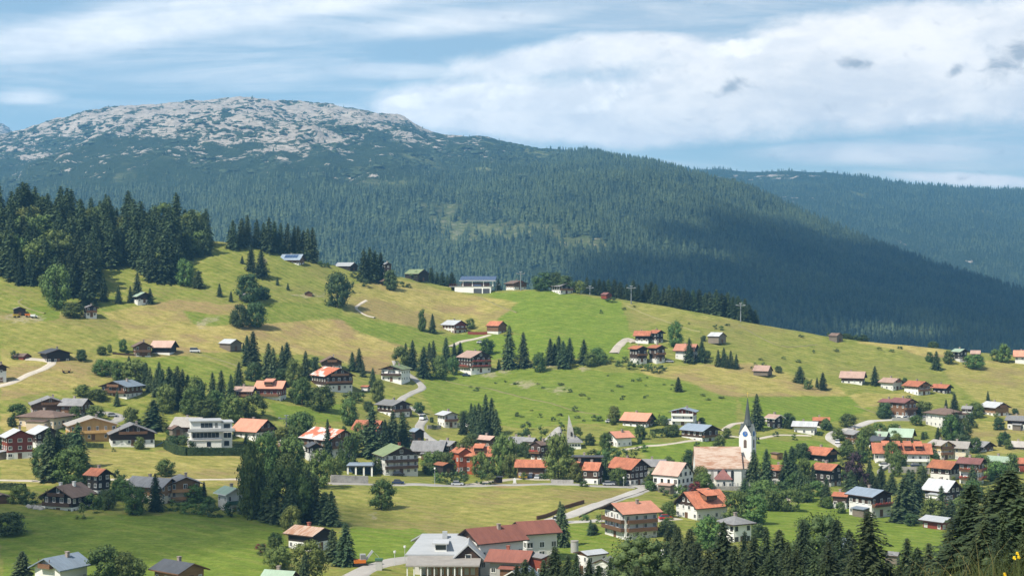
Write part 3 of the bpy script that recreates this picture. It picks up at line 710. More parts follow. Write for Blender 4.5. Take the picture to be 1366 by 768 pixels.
def house(spec, parent=None):
    """one building from its outline in the photograph: x0 x1 ytop ybase, yaw of the gable, length / width"""
    q = dict(r=1.2, low='white', up='dark', upf=.5, roof='r_grey', pitch=26, bal=(), sbal=(), win=1, sw=None, fr='frame', wk='plain', hip=0, chim=1, og=1.25, oe=1.1, fascia='dark', name='chalet', cat='chalet', wh=1.25, ww=1.0, flo=2.75, balc='wood', dz=0, rows=None, door=1, gwin=1, dorm=0, flowers=0, solar=0, noside=0)
    q.update(spec)
    if abs(q['yaw']) > 55 and 12 < q['pitch'] < 34 and not q['hip']: q['pitch'] = min(q['pitch'] + 7, 36)
    if abs(q['yaw']) > 60: q['r'] *= .78
    x0, x1, yt, yb = q['b']; yaw = R(q['yaw'])
    xm = (x0 + x1) / 2; D0 = float(depth(xm, yb)) if 'D' not in q else q['D']; s = F / D0
    C, Sn = math.cos(yaw), abs(math.sin(yaw)); oe, og = q['oe'], q['og']
    T = (x1 - x0) / s * (1.07 if xm > 560 and 540 < yb < 690 else 1.03)
    W = (T - 2 * oe * C - 2 * og * Sn) / (C + q['r'] * Sn); W = max(W, 2.2); L = W * q['r']
    if T < 9: oe = og = min(oe, .45); W = (T - 2 * oe * C - 2 * og * Sn) / (C + q['r'] * Sn); L = W * q['r']
    half = (W * Sn + L * C) / 2
    if 'D' in q: half = half
    Dc = D0 + half; Xc = (xm - CX) / F * Dc
    z0 = (HY - yb) / F * D0 + q['dz']
    Ht = (HY - yt) / F * (D0 + half * (.55 if abs(q['yaw']) < 45 else .9)) - z0
    rise = W / 2 * math.tan(R(q['pitch'])); H = Ht - rise
    if H < 2.0: H = max(2.0, Ht * .55); rise = max(.5, Ht - H)
    root = parent
    if parent is None:
        root = empty(q['name'], (Xc, Dc, z0), yaw); tag(root, q['label'], q['cat'], q.get('group'))
        loc = Vector((0, 0, 0)); rz = 0
        if 'short' in q: BUILD.append((xm, yb, x0, x1, yt, q['short'], Dc))
    else:
        rz = yaw - parent.rotation_euler.z; dl = Vector((Xc, Dc, z0)) - parent.location
        c, s_ = math.cos(-parent.rotation_euler.z), math.sin(-parent.rotation_euler.z)
        loc = Vector((dl.x * c - dl.y * s_, dl.x * s_ + dl.y * c, dl.z))
    def put(name, me, par=None, p=(0, 0, 0), r=0):
        o = bpy.data.objects.new(name, me); COL.objects.link(o)
        if par is not None: o.parent = par; o.location = p; o.rotation_euler = (0, 0, r); return o
        o.parent = root; c, s_ = math.cos(rz), math.sin(rz)
        o.location = (loc.x + p[0] * c - p[1] * s_, loc.y + p[0] * s_ + p[1] * c, loc.z + p[2]); o.rotation_euler = (0, 0, rz + r); return o
    kk = rise / (W / 2)
    h1 = min(H * q['upf'], H - .45)
    fnd = 4.0
    # lower masonry walls
    if h1 > .05:
        mb = MB(); mb.box(-W / 2, W / 2, -L / 2, L / 2, -fnd, h1); put('wall', mb.mesh('wall', [q['low']]))
    th = .30
    pr = .07; mb = MB(); a = W / 2 + pr; ze = H - pr * kk - th * .9
    if q['hip']:
        if h1 < H - .1: mb.box(-a, a, -L / 2 - pr, L / 2 + pr, h1 + .003, H - .31); put('upper_wall', mb.mesh('upper_wall', [q['up']]))
    else:
        prof = [(-a, h1 + .003), (a, h1 + .003), (a, max(ze, h1 + .02)), (0, H + rise - th * .9), (-a, max(ze, h1 + .02))]
        mb.extr_y(prof, -L / 2 - pr, L / 2 + pr); put('upper_wall' if h1 > .05 else 'wall', mb.mesh('upper_wall', [q['up']]))
    rf = put('roof', roof_mesh(W, L, H, rise, oe, og, q['roof'], q['fascia'], hip=q['hip']))
    for ci in range(q['chim']):
        mb = MB(); cw = .33 if s < 3 else .38; zc = rise * .10
        mb.box(-cw, cw, -cw, cw, -1.2, zc + .9); mb.box(-cw - .1, cw + .1, -cw - .1, cw + .1, zc + .903, zc + 1.06)
        xx = (W * .12, -W * .14)[ci % 2]; put('chimney', mb.mesh('chimney', ['chim' if q.get('ch') is None else q['ch']]), rf, (xx, L * (.12 - .3 * ci), H + rise - abs(xx) * kk))
    # windows
    tiny = s < 2.75; fm, pm = window_meshes(q['fr'], 'tiny' if (tiny and q['wk'] == 'plain') else q['wk'])
    def window(px_, py_, pz, r, ww, wh):
        o = put('window', fm, None, (px_, py_, pz), r); o.scale = (ww, 1, wh)
        if not (tiny and q['wk'] == 'plain'): put('pane', pm, o)
    fl = q['flo']; nfl = q['rows'] if q['rows'] else max(1, int((H + .5) / fl))
    spx = 2.7 * q['win'] if q['win'] else 0
    def zrow(i): return .85 + i * max(2.35, (H - .4) / nfl)
    if q['win']:
        for i in range(nfl + (1 if q['gwin'] else 0)):
            z = zrow(i); ztop = z + q['wh']
            if i < nfl: half_w = W / 2 - .9
            else: half_w = (H + rise - .5 - ztop) / max(kk, .05) - .35
            if i < nfl and ztop > H - .3: half_w = min(half_w, (H + rise - .5 - ztop) / max(kk, .05) - .35)
            if half_w < .15: continue
            n = max(1, int(2 * half_w / spx) + 1); n = min(n, 9)
            for k in range(n):
                xx = 0 if n == 1 else -half_w + .1 + k * (2 * half_w - .2) / (n - 1)
                if i == 0 and q['door'] and n > 2 and k == n // 2: continue
                up = z > h1 - .2
                window(xx, -L / 2 - (pr if up else 0), z, 0, q['ww'] * (1.25 if (k + i) % 3 == 0 and q['wk'] == 'plain' else 1), q['wh'] * (1.3 if (bool(q['bal']) and i in q['bal']) else 1))
        sides = [(-1 if yaw > 0 else 1)]
        if q['noside']: sides = []
        for sd in sides:
            for i in range(nfl):
                z = zrow(i); 
                if z + q['wh'] > H - oe * kk * .2 - .25: continue
                n = min(10, max(1, int((L - 1.4) / spx) + 1))
                for k in range(n):
                    yy = 0 if n == 1 else -L / 2 + .9 + k * (L - 1.8) / (n - 1)
                    up = z > h1 - .2
                    window(sd * (W / 2 + (pr if up else 0)), yy, z, sd * math.pi / 2, q['ww'] * (1.2 if (k + i) % 3 == 1 and q['wk'] == 'plain' else 1), q['wh'])
    if q['door']:
        mb = MB(); mb.box(-.55, .55, -.08, .02, 0, 2.1); mb.box(-.68, -.56, -.11, .02, 0, 2.2); mb.box(.56, .68, -.11, .02, 0, 2.2); mb.box(-.555, .555, -.11, .02, 2.103, 2.2)
        put('door', mb.mesh('door', ['wood']), None, (0, -L / 2 - (pr if h1 < .1 else 0), .05))
    def balcony(width, zf, p, r, dpt=1.15, top=2.1):
        mb = MB(); mb.box(-width / 2, width / 2, -dpt, .0, -.16, 0)
        n = max(2, int(width / 3.5) + 1)
        for k in range(n):
            xx = -width / 2 + .1 + k * (width - .2) / (n - 1); mb.box(xx - .06, xx + .06, -dpt - .005, -dpt + .115, 0.003, top)
        o = put('balcony', mb.mesh('balcony', [q['balc']]), None, (p[0], p[1], zf), r)
        mb = MB(); mb.box(-width / 2 - .03, width / 2 + .03, -dpt - .09, -dpt - .012, -.12, .95)
        mb.box(-width / 2 - .09, -width / 2 - .034, -dpt, -.02, -.1, .95); mb.box(width / 2 + .034, width / 2 + .09, -dpt, -.02, -.1, .95)
        put('railing', mb.mesh('railing', [q['balc']]), o)
        if q['flowers']:
            mb = MB(); nn = int(width / .5)
            for k in range(nn): mb.box(-width / 2 + k * .5, -width / 2 + k * .5 + .42, -dpt - .30, -dpt - .10, .62 + .12 * ((k * 7) % 3) / 2, 1.05 + .14 * ((k * 5) % 3))
            put('flower_box', mb.mesh('flower_box', ['flowers']), o)
    for i in q['bal']:
        zf = zrow(i) - .75; wd = W * .96
        if zf > H - 1: wd = min(wd, 2 * (H + rise - 1.4 - zf) / max(kk, .05))
        if wd > 1.5: balcony(wd, zf, (0, -L / 2 - pr - .003), 0)
    sd = -1 if yaw > 0 else 1
    for i in q['sbal']:
        zf = zrow(i) - .75
        et = H - 1.3 * kk - .35 - zf
        if et > 1.0: balcony(L * .9, zf, (sd * (W / 2 + pr + .003), 0), sd * math.pi / 2, top=min(2.1, et))
    for i in range(q['dorm']):
        sdd = sd; yy = (i - (q['dorm'] - 1) / 2) * L / max(q['dorm'], 1) * .8
        dw = 1.2 if q['dorm'] > 1 else L * .17; xd = W * .30; zb = H + rise - xd * kk
        mb = MB(); mb.box(-dw, dw, -1.9, 1.4, -.2, 1.25); o = put('dormer', mb.mesh('dormer', ['wood']), rf, (sdd * xd, yy, zb), sdd * math.pi / 2)
        # its shed roof and window strip share the dormer mesh's frame
        mb = MB(); mb.hexa([(-dw - .4, -2.5, 1.2), (dw + .4, -2.5, 1.2), (dw + .4, xd * .9, 1.26 + .9 * xd * kk * .75), (-dw - .4, xd * .9, 1.26 + .9 * xd * kk * .75), (-dw - .4, -2.5, 1.38), (dw + .4, -2.5, 1.38), (dw + .4, xd * .9, 1.44 + .9 * xd * kk * .75), (-dw - .4, xd * .9, 1.44 + .9 * xd * kk * .75)])
        put('dormer_roof', mb.mesh('dormer_roof', [q['roof']]), rf, (sdd * xd, yy, zb), sdd * math.pi / 2)
        mb = MB(); nn = max(2, int(dw * 1.2))
        for k in range(nn):
            xx = -dw + .3 + k * (2 * dw - .6) / (nn - 1); mb.box(xx - .28, xx + .28, -1.96, -1.88, .25, 1.0)
        put('dormer_window', mb.mesh('dormer_window', ['glass']), rf, (sdd * xd, yy, zb), sdd * math.pi / 2)
    if parent is None and q['cat'] == 'chalet' and T > 11 and s > 2.6 and (int(x0) * 7 + int(yb)) % 3 == 0:
        sg = 1 if (int(x0) % 2) else -1; aw, al, ah = W * .26, L * .5, min(2.6, H * .55); xx = sg * (W / 2 + pr); yy = -L * .12
        xo = xx + sg * aw
        mb = MB(); mb.box(min(xx, xo), max(xx, xo), yy - al / 2, yy + al / 2, -fnd, ah - .05); put('annex_wall', mb.mesh('annex_wall', [(q['low'], 'wood', 'greywood')[int(x1) % 3]]))
        mb = MB(); xe = xo + sg * .5
        mb.hexa([(xx, yy - al / 2 - .4, ah + .35), (xe, yy - al / 2 - .4, ah - .04), (xe, yy + al / 2 + .4, ah - .04), (xx, yy + al / 2 + .4, ah + .35), (xx, yy - al / 2 - .4, ah + .55), (xe, yy - al / 2 - .4, ah + .14), (xe, yy + al / 2 + .4, ah + .14), (xx, yy + al / 2 + .4, ah + .55)]); put('annex_roof', mb.mesh('annex_roof', [q['roof']]))
    if q['solar']:
        mb = MB(); n = q['solar']; xa = W * .22
        for k in range(n):
            y = -L * .38 + k * L * .76 / n; x_a, x_b = sd * (W * .08), sd * (W * .40); e = .06
            mb.hexa([(x_a, y, H + rise - abs(x_a) * kk + e), (x_b, y, H + rise - abs(x_b) * kk + e), (x_b, y + L * .76 / n - .15, H + rise - abs(x_b) * kk + e), (x_a, y + L * .76 / n - .15, H + rise - abs(x_a) * kk + e)] + [(a_, b_, c_ + .08) for a_, b_, c_ in [(x_a, y, H + rise - abs(x_a) * kk + e), (x_b, y, H + rise - abs(x_b) * kk + e), (x_b, y + L * .76 / n - .15, H + rise - abs(x_b) * kk + e), (x_a, y + L * .76 / n - .15, H + rise - abs(x_a) * kk + e)]])
        put('solar_panel', mb.mesh('solar_panel', ['bluedark']), rf)
    return root
# ------------------------------------------------------------------ the village, building by building
def h(b, yaw, label, short, parent=None, **kw):
    d = dict(b=b, yaw=yaw, label=label, short=short); d.update(kw); return house(d, parent)
def village():
    BARN = dict(name='barn', cat='barn', upf=0, win=0, chim=0, pitch=28, oe=.6, og=.6, fr='frame_dark')
    # ---- hillside, upper left
    h((15, 37, 409, 423), 20, 'small black barn with grey roof on the sandy yard at the left edge', 'black barn on the sandy yard', up='black', roof='r_grey', **{**BARN, 'pitch': 20})
    h((107, 134, 407, 423), 25, 'dark chalet half hidden by round trees at the forest foot', 'half hidden chalet at the forest foot', upf=.45, up='black', roof='r_grey', pitch=20, bal=(1,))
    h((170, 206, 389.5, 404), 38, 'dark chalet with pale greenish roof below the spruce forest', 'greenish roofed chalet below the forest', upf=.45, up='black', roof='r_green', r=1.1)
    h((174, 188, 283, 300), 30, 'dark hut showing among the forest treetops', 'hut among the forest treetops', name='hut', cat='hut', upf=0, up='black', roof='r_slate', chim=0, win=1)
    h((373, 408, 339, 354), 75, 'long farmhouse with dark solar roof on the crest beside the spruce row', 'farmhouse on the crest by the spruce row', upf=.4, low='white', up='wood', roof='r_blue', r=1.6, solar=5, sbal=(1,), win=1.1)
    h((318, 336, 391, 402), 55, 'small grey roofed hay barn between the two dark bushes', 'hay barn between dark bushes', up='greywood', roof='r_grey', r=1.2, **BARN)
    h((405, 418, 388, 397), 10, 'tiny brown hut at the end of the bare track on the upper slope', 'tiny hut on the bare track', up='wood', roof='r_brown', **{**BARN, 'name': 'hut', 'cat': 'hut'})
    h((291, 324, 452, 468), 48, 'lone barn with whitish roof in the golden hay meadow', 'lone barn in the hay meadow', up='greywood', roof='r_white', r=1.25, **BARN)
    h((444, 478, 350, 362), 62, 'long dark barn with pale blue roof on the skyline', 'long dark barn on the skyline', up='black', roof='r_white', r=1.9, **{**BARN, 'pitch': 20})
    h((509, 523, 350, 370), 25, 'narrow dark house behind tall spruces on the crest', 'narrow house behind the crest spruces', upf=.35, roof='r_grey', up='dark')
    h((497, 531, 371, 385), 30, 'low brown farmhouse tucked under the crest spruces', 'low farmhouse under the crest spruces', upf=.35, roof='r_brown', up='dark', pitch=20)
    h((539, 573, 359, 375), 48, 'big dark barn with mossy green roof on the crest', 'green roofed crest barn', up='black', roof='r_moss', r=1.3, **{**BARN, 'pitch': 30})
    h((672, 705, 374, 386.5), 28, 'low brown chalet with flowered balcony beside the cable car station', 'flowered chalet by the cable car station', upf=.4, roof='r_brown', up='wood', bal=(1,), flowers=1, pitch=20)
    h((733, 767, 377.5, 392.5), 30, 'dark chalet with white ground floor standing on the hilltop', 'dark chalet on the hilltop', upf=.5, roof='r_grey', up='black', bal=(1,), pitch=20, r=1.1)
    h((801, 817, 390, 398.5), 35, 'small red brown hut below the crest firs', 'red brown hut below the crest firs', up='redwood', roof='r_maroon', **{**BARN, 'name': 'hut', 'cat': 'hut'})
    h((587, 625, 427, 446), 42, 'white guest house with pale roof and red brown shutters in the green meadow', 'white guest house in the green meadow', upf=.8, roof='r_white', up='redwood', fr='frame_red', r=1.15, bal=(1,), name='guest_house', cat='guest house')
    h((648, 677, 428, 447), 52, 'barn with bright red roof on a white stone base', 'red roofed barn on a white base', **{**BARN, 'upf': .38, 'low': 'white', 'up': 'wood', 'roof': 'r_red', 'r': 1.1, 'pitch': 32})
    h((608, 658, 468, 497), 32, 'large dark timber inn with pink roof and rows of balconies', 'dark inn with pink roof', upf=.3, roof='r_pink', up='dark', bal=(1, 2), sbal=(1,), r=1.1, name='inn', cat='inn', flowers=1, rows=3)
    h((506, 550, 487, 509), -20, 'white house with green grey roof and dark balconies at the track bend', 'green grey roofed house at the track bend', upf=1, roof='r_moss', up='dark', bal=(1, 2), balc='dark', pitch=16, r=1.0)
    h((424, 460, 475, 493), 10, 'brown roofed chalet peeping over the trees above the red roofed farm', 'brown roofed chalet above the red farm', upf=.4, roof='r_brown', up='wood', bal=(1,))
    h((411, 475, 490, 521), 30, 'large farm with patched red and white roof and dark gable', 'large farm with patched roof', upf=.35, roof='r_patch', up='dark', bal=(1, 2), r=1.2, name='farmhouse', cat='farmhouse')
    h((481, 495, 514, 521), 70, 'small shed with bright red roof right of the patched farm', 'small red shed', name='shed', cat='shed', upf=0, up='white', roof='r_red', win=0, chim=0, pitch=20)
    a = h((844, 871, 441, 457), 75, 'chalet pair with long red roof at the upper edge of the hamlet', 'long red roofed chalet of the hamlet', upf=.3, roof='r_red', up='dark', r=1.5)
    h((864, 888, 440, 457), 38, '', '', a, upf=.25, roof='r_red', up='black', r=1.0)
    a = h((837, 866, 461, 483), 28, 'dark double gabled chalet with orange roofs below the red one', 'double gabled orange chalet', upf=.25, roof='r_orange', up='dark', bal=(1,), pitch=22)
    h((863, 890, 460, 482), 30, '', '', a, upf=.2, roof='r_orange', up='dark', bal=(1, 2), pitch=22)
    h((897, 935, 458.5, 479), 65, 'red roofed white house behind two conifers right of the hamlet', 'red roofed house right of the hamlet', upf=.75, roof='r_salmon', up='dark', r=1.4)
    h((943, 970, 443, 458), 48, 'grey roofed hay barn alone on the right hand slope', 'grey hay barn on the right slope', up='greywood', roof='r_light', r=1.0, **BARN)
    h((959, 971, 477, 486), 20, 'tiny grey hut under the fir thicket', 'tiny hut under the fir thicket', up='greywood', roof='r_brown', **{**BARN, 'name': 'hut', 'cat': 'hut'})
    h((1003, 1032, 487, 501), 62, 'field barn with pinkish roof on the pale hay slope', 'pinkish field barn', up='greywood', roof='r_pink', r=1.4, **BARN)
    h((1105, 1125, 444, 457), 40, 'small barn standing on the skyline ridge against the dark wood', 'small barn on the skyline ridge', up='greywood', roof='r_brown', r=1.1, **BARN)
    # ---- right hand slope
    h((1118, 1158, 495, 513), 68, 'long chalet with pink roof and flowered balcony on the right slope', 'long pink roofed chalet', upf=.45, roof='r_pink', up='wood', r=1.7, sbal=(1,), flowers=1)
    h((1172, 1206, 504, 521), 35, 'white gabled house with pinkish brown roof, first of the upper row', 'first white house of the upper row', upf=.85, roof='r_pink', up='white', bal=(1,), fascia='wood')
    h((1204, 1243, 508, 528), 30, 'white chalet with red roof in the middle of the upper row', 'middle red chalet of the upper row', upf=.7, roof='r_red', up='wood', bal=(1, 2), fascia='wood')
    h((1241, 1272, 512, 527), 45, 'dark chalet with red roof at the end of the upper row', 'end chalet of the upper row', upf=.1, roof='r_red', up='black', r=1.3)
    a = h((1186, 1224, 531, 556), 32, 'big brown timber hotel with stacked gables above the parking terrace', 'brown hotel above the parking terrace', upf=.1, roof='r_maroon', up='wood', bal=(1, 2), name='hotel', cat='hotel', pitch=22)
    h((1172, 1200, 532, 551), 35, '', '', a, upf=.2, roof='r_maroon', up='wood', pitch=22)
    h((1235, 1288, 545, 571), 25, 'brown roofed guest house with balconies behind the tall garden conifers', 'guest house behind garden conifers', upf=.9, roof='r_brown', up='dark', bal=(1, 2), hip=.6, balc='dark', pitch=18)
    h((1282, 1299, 541, 559), 60, 'narrow white house with grey roof behind the brown guest house', 'narrow house behind the guest house', upf=.7, roof='r_grey', up='dark')
    h((1308, 1346, 536, 556), 25, 'chalet with light grey roof and brown balcony near the right edge', 'grey roofed chalet near the right edge', upf=.35, roof='r_light', up='lightwood', bal=(1,), r=1.2)
    h((1340, 1376, 554, 574), 55, 'white house with grey roof cut by the right picture edge', 'grey roofed house at the right edge', upf=.55, roof='r_grey', up='dark')
    h((1269, 1292, 465, 481), 25, 'dark farmhouse with pale green roof on the right skyline', 'farmhouse on the right skyline', upf=.2, roof='r_green', up='black')
    h((1293, 1310, 467, 476), 70, 'pink roofed barn beside the skyline farmhouse', 'pink barn on the right skyline', up='greywood', roof='r_pink', **BARN)
    h((1349, 1380, 467, 482), 70, 'white house with salmon roof at the far right skyline', 'salmon roofed house on the right skyline', upf=1, roof='r_salmon', up='wood')
    h((1055, 1094, 561.5, 580), 70, 'long white bungalow with grey roof at the lane end', 'white bungalow at the lane end', upf=1, roof='r_light', up='white', r=1.7, pitch=18)
    h((1083, 1108, 556, 572), 80, 'brown flat looking house behind the white bungalow', 'brown house behind the bungalow', upf=.4, roof='r_orange', up='wood', pitch=14, r=1.4)
    h((1020, 1047, 552.5, 572), 35, 'small black chalet with pinkish roof right of the tall spruce', 'black chalet by the tall spruce', upf=.1, roof='r_pink', up='black', fascia='frame')
    # ---- left middle slope
    h((48, 99, 465, 485), 30, 'long black chalet with grey roof on the left hillside bend', 'long black chalet on the left bend', upf=.15, roof='r_slate', up='black', r=1.15, pitch=18, win=.8)
    h((-14, 14, 485, 510), 30, 'white house with dark roof cut by the left picture edge', 'house cut by the left edge', upf=.7, roof='r_brown', up='dark')
    h((17, 40, 471, 481), 75, 'low red brown shed left of the black chalet', 'low shed by the black chalet', up='redwood', roof='r_brown', **{**BARN, 'name': 'shed', 'cat': 'shed', 'pitch': 14})
    a = h((172, 207, 455.5, 477), 20, 'brown farmhouse joined to a long pink roofed stable', 'farmhouse with the pink stable', upf=.15, roof='r_brown', up='wood', bal=(1,), name='farmhouse', cat='farmhouse')
    h((201, 237, 454, 474), 78, '', '', a, upf=.3, roof='r_pink', up='black', r=1.5, win=0, chim=0, door=0, pitch=26)
    h((134, 192, 507.5, 532), -22, 'broad chalet with blue grey roof and long brown balconies', 'broad blue roofed chalet', upf=.4, roof='r_blue', up='wood', bal=(1, 2), pitch=18, r=.9)
    a = h((33, 98, 529.5, 554), 20, 'rambling brown house under a big grey roof on the left', 'rambling grey roofed house', upf=.2, roof='r_grey', up='wood', bal=(1,), pitch=20, r=1.0)
    h((80, 122, 531, 556), 78, '', '', a, upf=.3, roof='r_grey', up='wood', pitch=20, r=1.3)
    h((24, 99, 547, 570), 70, 'beige house with flat brown hipped roof on the left', 'beige hipped roof house', upf=1, low='beige', up='wood', roof='r_brown', hip=.7, r=1.6, pitch=16, bal=())
    h((81, 162, 556, 588), 22, 'ochre timber house with wide pale roof', 'ochre house', upf=.02, up='ochre', low='ochre', roof='r_beige', pitch=17, bal=(1,), balc='ochre', fascia='lightwood', r=.7, gwin=0, rows=2)
    h((138, 213, 565, 595), 18, 'dark chalet with white ground floor and broad grey roof above the straw field', 'grey roofed chalet above the straw field', upf=.45, roof='r_grey', up='dark', pitch=22, r=.75, bal=(1,))
    h((222, 247, 567, 581), 30, 'grey timber shed beside the white villa hedge', 'timber shed by the villa hedge', up='greywood', roof='r_brown', **{**BARN, 'name': 'shed', 'cat': 'shed'})
    h((228, 276, 556, 580), 75, 'brown gabled house with dusty pink roof behind the white villa', 'brown gabled house behind the villa', upf=.3, roof='r_beige', up='wood', r=1.4)
    h((307, 371, 558.5, 586), 58, 'white chalet with salmon red roof beside the villa', 'salmon roofed chalet beside the villa', upf=.7, roof='r_salmon', up='dark', sbal=(), bal=(1, 2), r=1.0)
    h((370, 390, 585, 597), 25, 'tiny gabled garden hut left of the red and white farm', 'tiny gabled garden hut', up='wood', roof='r_beige', **{**BARN, 'name': 'hut', 'cat': 'hut'})
    h((361, 386, 594, 616), 70, 'small house with faded red roof among the dark garden trees', 'faded red roofed house among trees', upf=.5, roof='r_orange', up='black')
    h((404, 434, 590, 614), 20, 'dark gabled house half hidden behind trees above the stone wall', 'dark gabled house above the stone wall', upf=.55, roof='r_slate', up='black')
    h((397, 482, 572, 610), 42, 'large farmstead with red and white patched roof and chimney', 'large patched farmstead', upf=.5, roof='r_patch', up='wood', r=1.3, bal=(1,), ch='chim_red', name='farmhouse', cat='farmhouse')
    a = h((340, 384, 507.5, 539), 82, 'brown and white hotel with red roof and dormer on the left slope', 'red roofed hotel on the left slope', upf=.5, roof='r_salmon', up='redwood', r=1.5, dorm=1, sbal=(1,), pitch=22, name='hotel', cat='hotel')
    h((312, 342, 515, 536), 84, '', '', a, upf=.5, roof='r_pink', up='redwood', r=1.3, sbal=(1,), pitch=18)
    h((499, 551, 533.5, 557), 42, 'chalet with slate roof and dark gable at the lower track bend', 'slate roofed chalet at the lower bend', upf=.4, roof='r_grey', up='dark', r=1.15, bal=(1,), pitch=20)
    h((580, 614, 548.5, 570), 28, 'white house with bluish roof standing alone in the green field', 'white house alone in the green field', upf=1, roof='r_light', up='white', bal=(1,), pitch=20, r=1.1)
    h((468, 517, 560, 581), 70, 'house with orange red roof behind the big village spruces', 'orange roofed house behind big spruces', upf=.6, roof='r_red', up='dark')
    h((544, 567, 571, 591), 35, 'black plank barn with blue grey roof beside the track', 'black plank barn by the track', up='black', roof='r_blue', r=1.1, **BARN)
    h((495, 563, 594, 634), 22, 'big white apartment house with green grey roof and three dark balconies', 'white apartment house with three balconies', upf=1, roof='r_moss', up='dark', bal=(1, 2), balc='dark', sbal=(), r=.9, pitch=25, ch='chim_red', rows=3, name='apartment_house', cat='apartment house')
    a = h((548, 598, 587.5, 610), 80, 'grey roofed farm building beside the orange inn', 'grey farm building by the orange inn', upf=.5, roof='r_grey', up='dark', r=1.3, pitch=22)
    h((580, 615, 587, 610), 50, '', '', a, upf=.4, roof='r_grey', up='dark')
    a = h((618, 664, 594.5, 631), 80, 'orange red inn with red roof and dormers in the village centre', 'orange red inn', upf=.3, low='orangewall', up='orangewall', roof='r_red', r=1.5, pitch=26, name='inn', cat='inn', fascia='wood', dorm=1)
    h((600, 630, 597, 631), 30, '', '', a, upf=.3, low='orangewall', up='orangewall', roof='r_red', pitch=30)
    h((577, 606, 616.5, 633), 40, 'small dark garage with red roof before the orange inn', 'small dark garage', up='black', roof='r_orange', **{**BARN, 'name': 'garage', 'cat': 'garage', 'pitch': 18})
    h((634, 666, 580.5, 598), 48, 'long brown roofed house above the orange inn', 'brown roofed house above the inn', upf=.3, roof='r_pink', up='wood', r=1.5)
    a = h((676, 704, 582, 604), 70, 'pale house under a double grey roof behind the red restaurant', 'house with double grey roof', upf=.9, roof='r_grey', up='white', r=1.1, low='cream')
    h((696, 718, 583, 604), 60, '', '', a, upf=.9, roof='r_grey', up='dark', low='cream')
    h((707, 736, 588, 615), -40, 'dark chalet with red flowered balcony below the vaulted church', 'dark chalet below the vaulted church', upf=.2, roof='r_brown', up='dark', bal=(1,), flowers=1, pitch=26, r=1.2)
    h((687, 731, 612.5, 638), 84, 'long low restaurant with bright red roof on the village square', 'low red restaurant', upf=.1, roof='r_red', up='wood', low='wood', r=2.0, pitch=24, name='restaurant', cat='restaurant', chim=0)
    a = h((776, 806, 616, 648), 70, 'red roofed shop with dark gable and white ground floor by the main road', 'red roofed shop by the main road', upf=.45, roof='r_red', up='dark', r=1.1, pitch=32, name='shop', cat='shop')
    h((762, 782, 615.5, 645), 12, '', '', a, upf=.4, roof='r_red', up='redwood', low='redwood')
    h((808, 868, 610.5, 649), 46, 'red roofed guest house with dark shingled gable and white windows', 'guest house with the dark shingled gable', upf=.34, roof='r_red', up='dark', low='white', r=1.05, pitch=30, win=.75, ww=1.2, rows=3, name='guest_house', cat='guest house')
    h((806, 846, 574.5, 597), -62, 'white house with salmon roof and dark balcony above the shrub hedge', 'salmon roofed house above the shrubs', upf=1, roof='r_salmon', up='white', r=1.1, sbal=(1,), balc='dark', pitch=18)
    h((827, 876, 550, 571), 60, 'long house with wide salmon roof at the field edge', 'wide salmon roofed house', upf=.45, roof='r_salmon', up='wood', r=1.25, pitch=24)
    h((762, 805, 607, 617), 85, 'long dark flat roofed hall behind the red shops', 'flat roofed hall behind the shops', upf=0, up='black', roof='r_slate', r=2.5, pitch=4, win=0, name='hall', cat='hall')
    h((892, 933, 544, 569), -15, 'tall white house with blue grey roof, red upper walls and white balconies', 'tall white house with red upper walls', upf=.72, roof='r_blue', up='redwood', bal=(1, 2), balc='frame', pitch=14, r=.8, rows=3)
    h((906, 961, 566, 592), 42, 'white chalet with blue slate roof and dark gable along the lane', 'blue slate chalet along the lane', upf=.45, roof='r_blue', up='dark', r=1.15, bal=(1,), pitch=22)
    h((870, 926, 615.5, 657), 52, 'old white farmhouse with steep beige pink roof left of the church', 'old farmhouse left of the church', upf=1, roof='r_pink', up='white', r=1.0, pitch=38, rows=3, fr='frame_dark', oe=.5, og=.5, chim=0)
    h((855, 890, 612, 632), 80, 'grey roofed house hidden behind the old white farmhouse', 'grey house behind the old farmhouse', upf=1, roof='r_grey', up='white', r=1.6)
    h((896, 976, 654, 695), -58, 'white house with bright red roof and long dormer below the church', 'red dormered house below the church', upf=1, roof='r_red', up='dark', r=1.15, pitch=30, dorm=1, wh=1.3, rows=2)
    h((953, 1008, 689, 726), 30, 'plain white house with grey hipped roof among the lower trees', 'white house with grey hipped roof', upf=1, roof='r_grey', up='white', hip=.9, r=1.1, pitch=22, fr='frame_dark')
    h((800, 883, 669, 720), -64, 'white apartment house with salmon roof and three brown balconies below the road', 'salmon apartment house below the road', upf=1, roof='r_salmon', up='dark', r=1.15, sbal=(1, 2, 3), bal=(1, 2), balc='wood', pitch=12.5, rows=4, name='apartment_house', cat='apartment house', og=1.4, oe=1.2)
    h((1027, 1056, 619.5, 647), 84, 'low white house with red roof behind the church conifers', 'red house behind the church conifers', upf=.45, roof='r_orange', up='dark', r=1.2, pitch=16)
    h((1028, 1045, 603, 617), 30, 'small orange brown shed on the lawn right of the steeple', 'orange brown shed by the steeple', up='lightwood', roof='r_brown', **{**BARN, 'name': 'shed', 'cat': 'shed', 'pitch': 10})
    # ---- village, right
    h((1073, 1120, 596.5, 620), 42, 'black chalet with orange red roof, upper of the pair', 'upper black chalet of the pair', upf=.1, roof='r_red', up='black', r=1.2, pitch=30, bal=(1,))
    h((1081, 1126, 617.5, 650), 45, 'black chalet with orange red roof and white base, lower of the pair', 'lower black chalet of the pair', upf=.25, roof='r_red', up='black', r=1.1, pitch=26, rows=3)
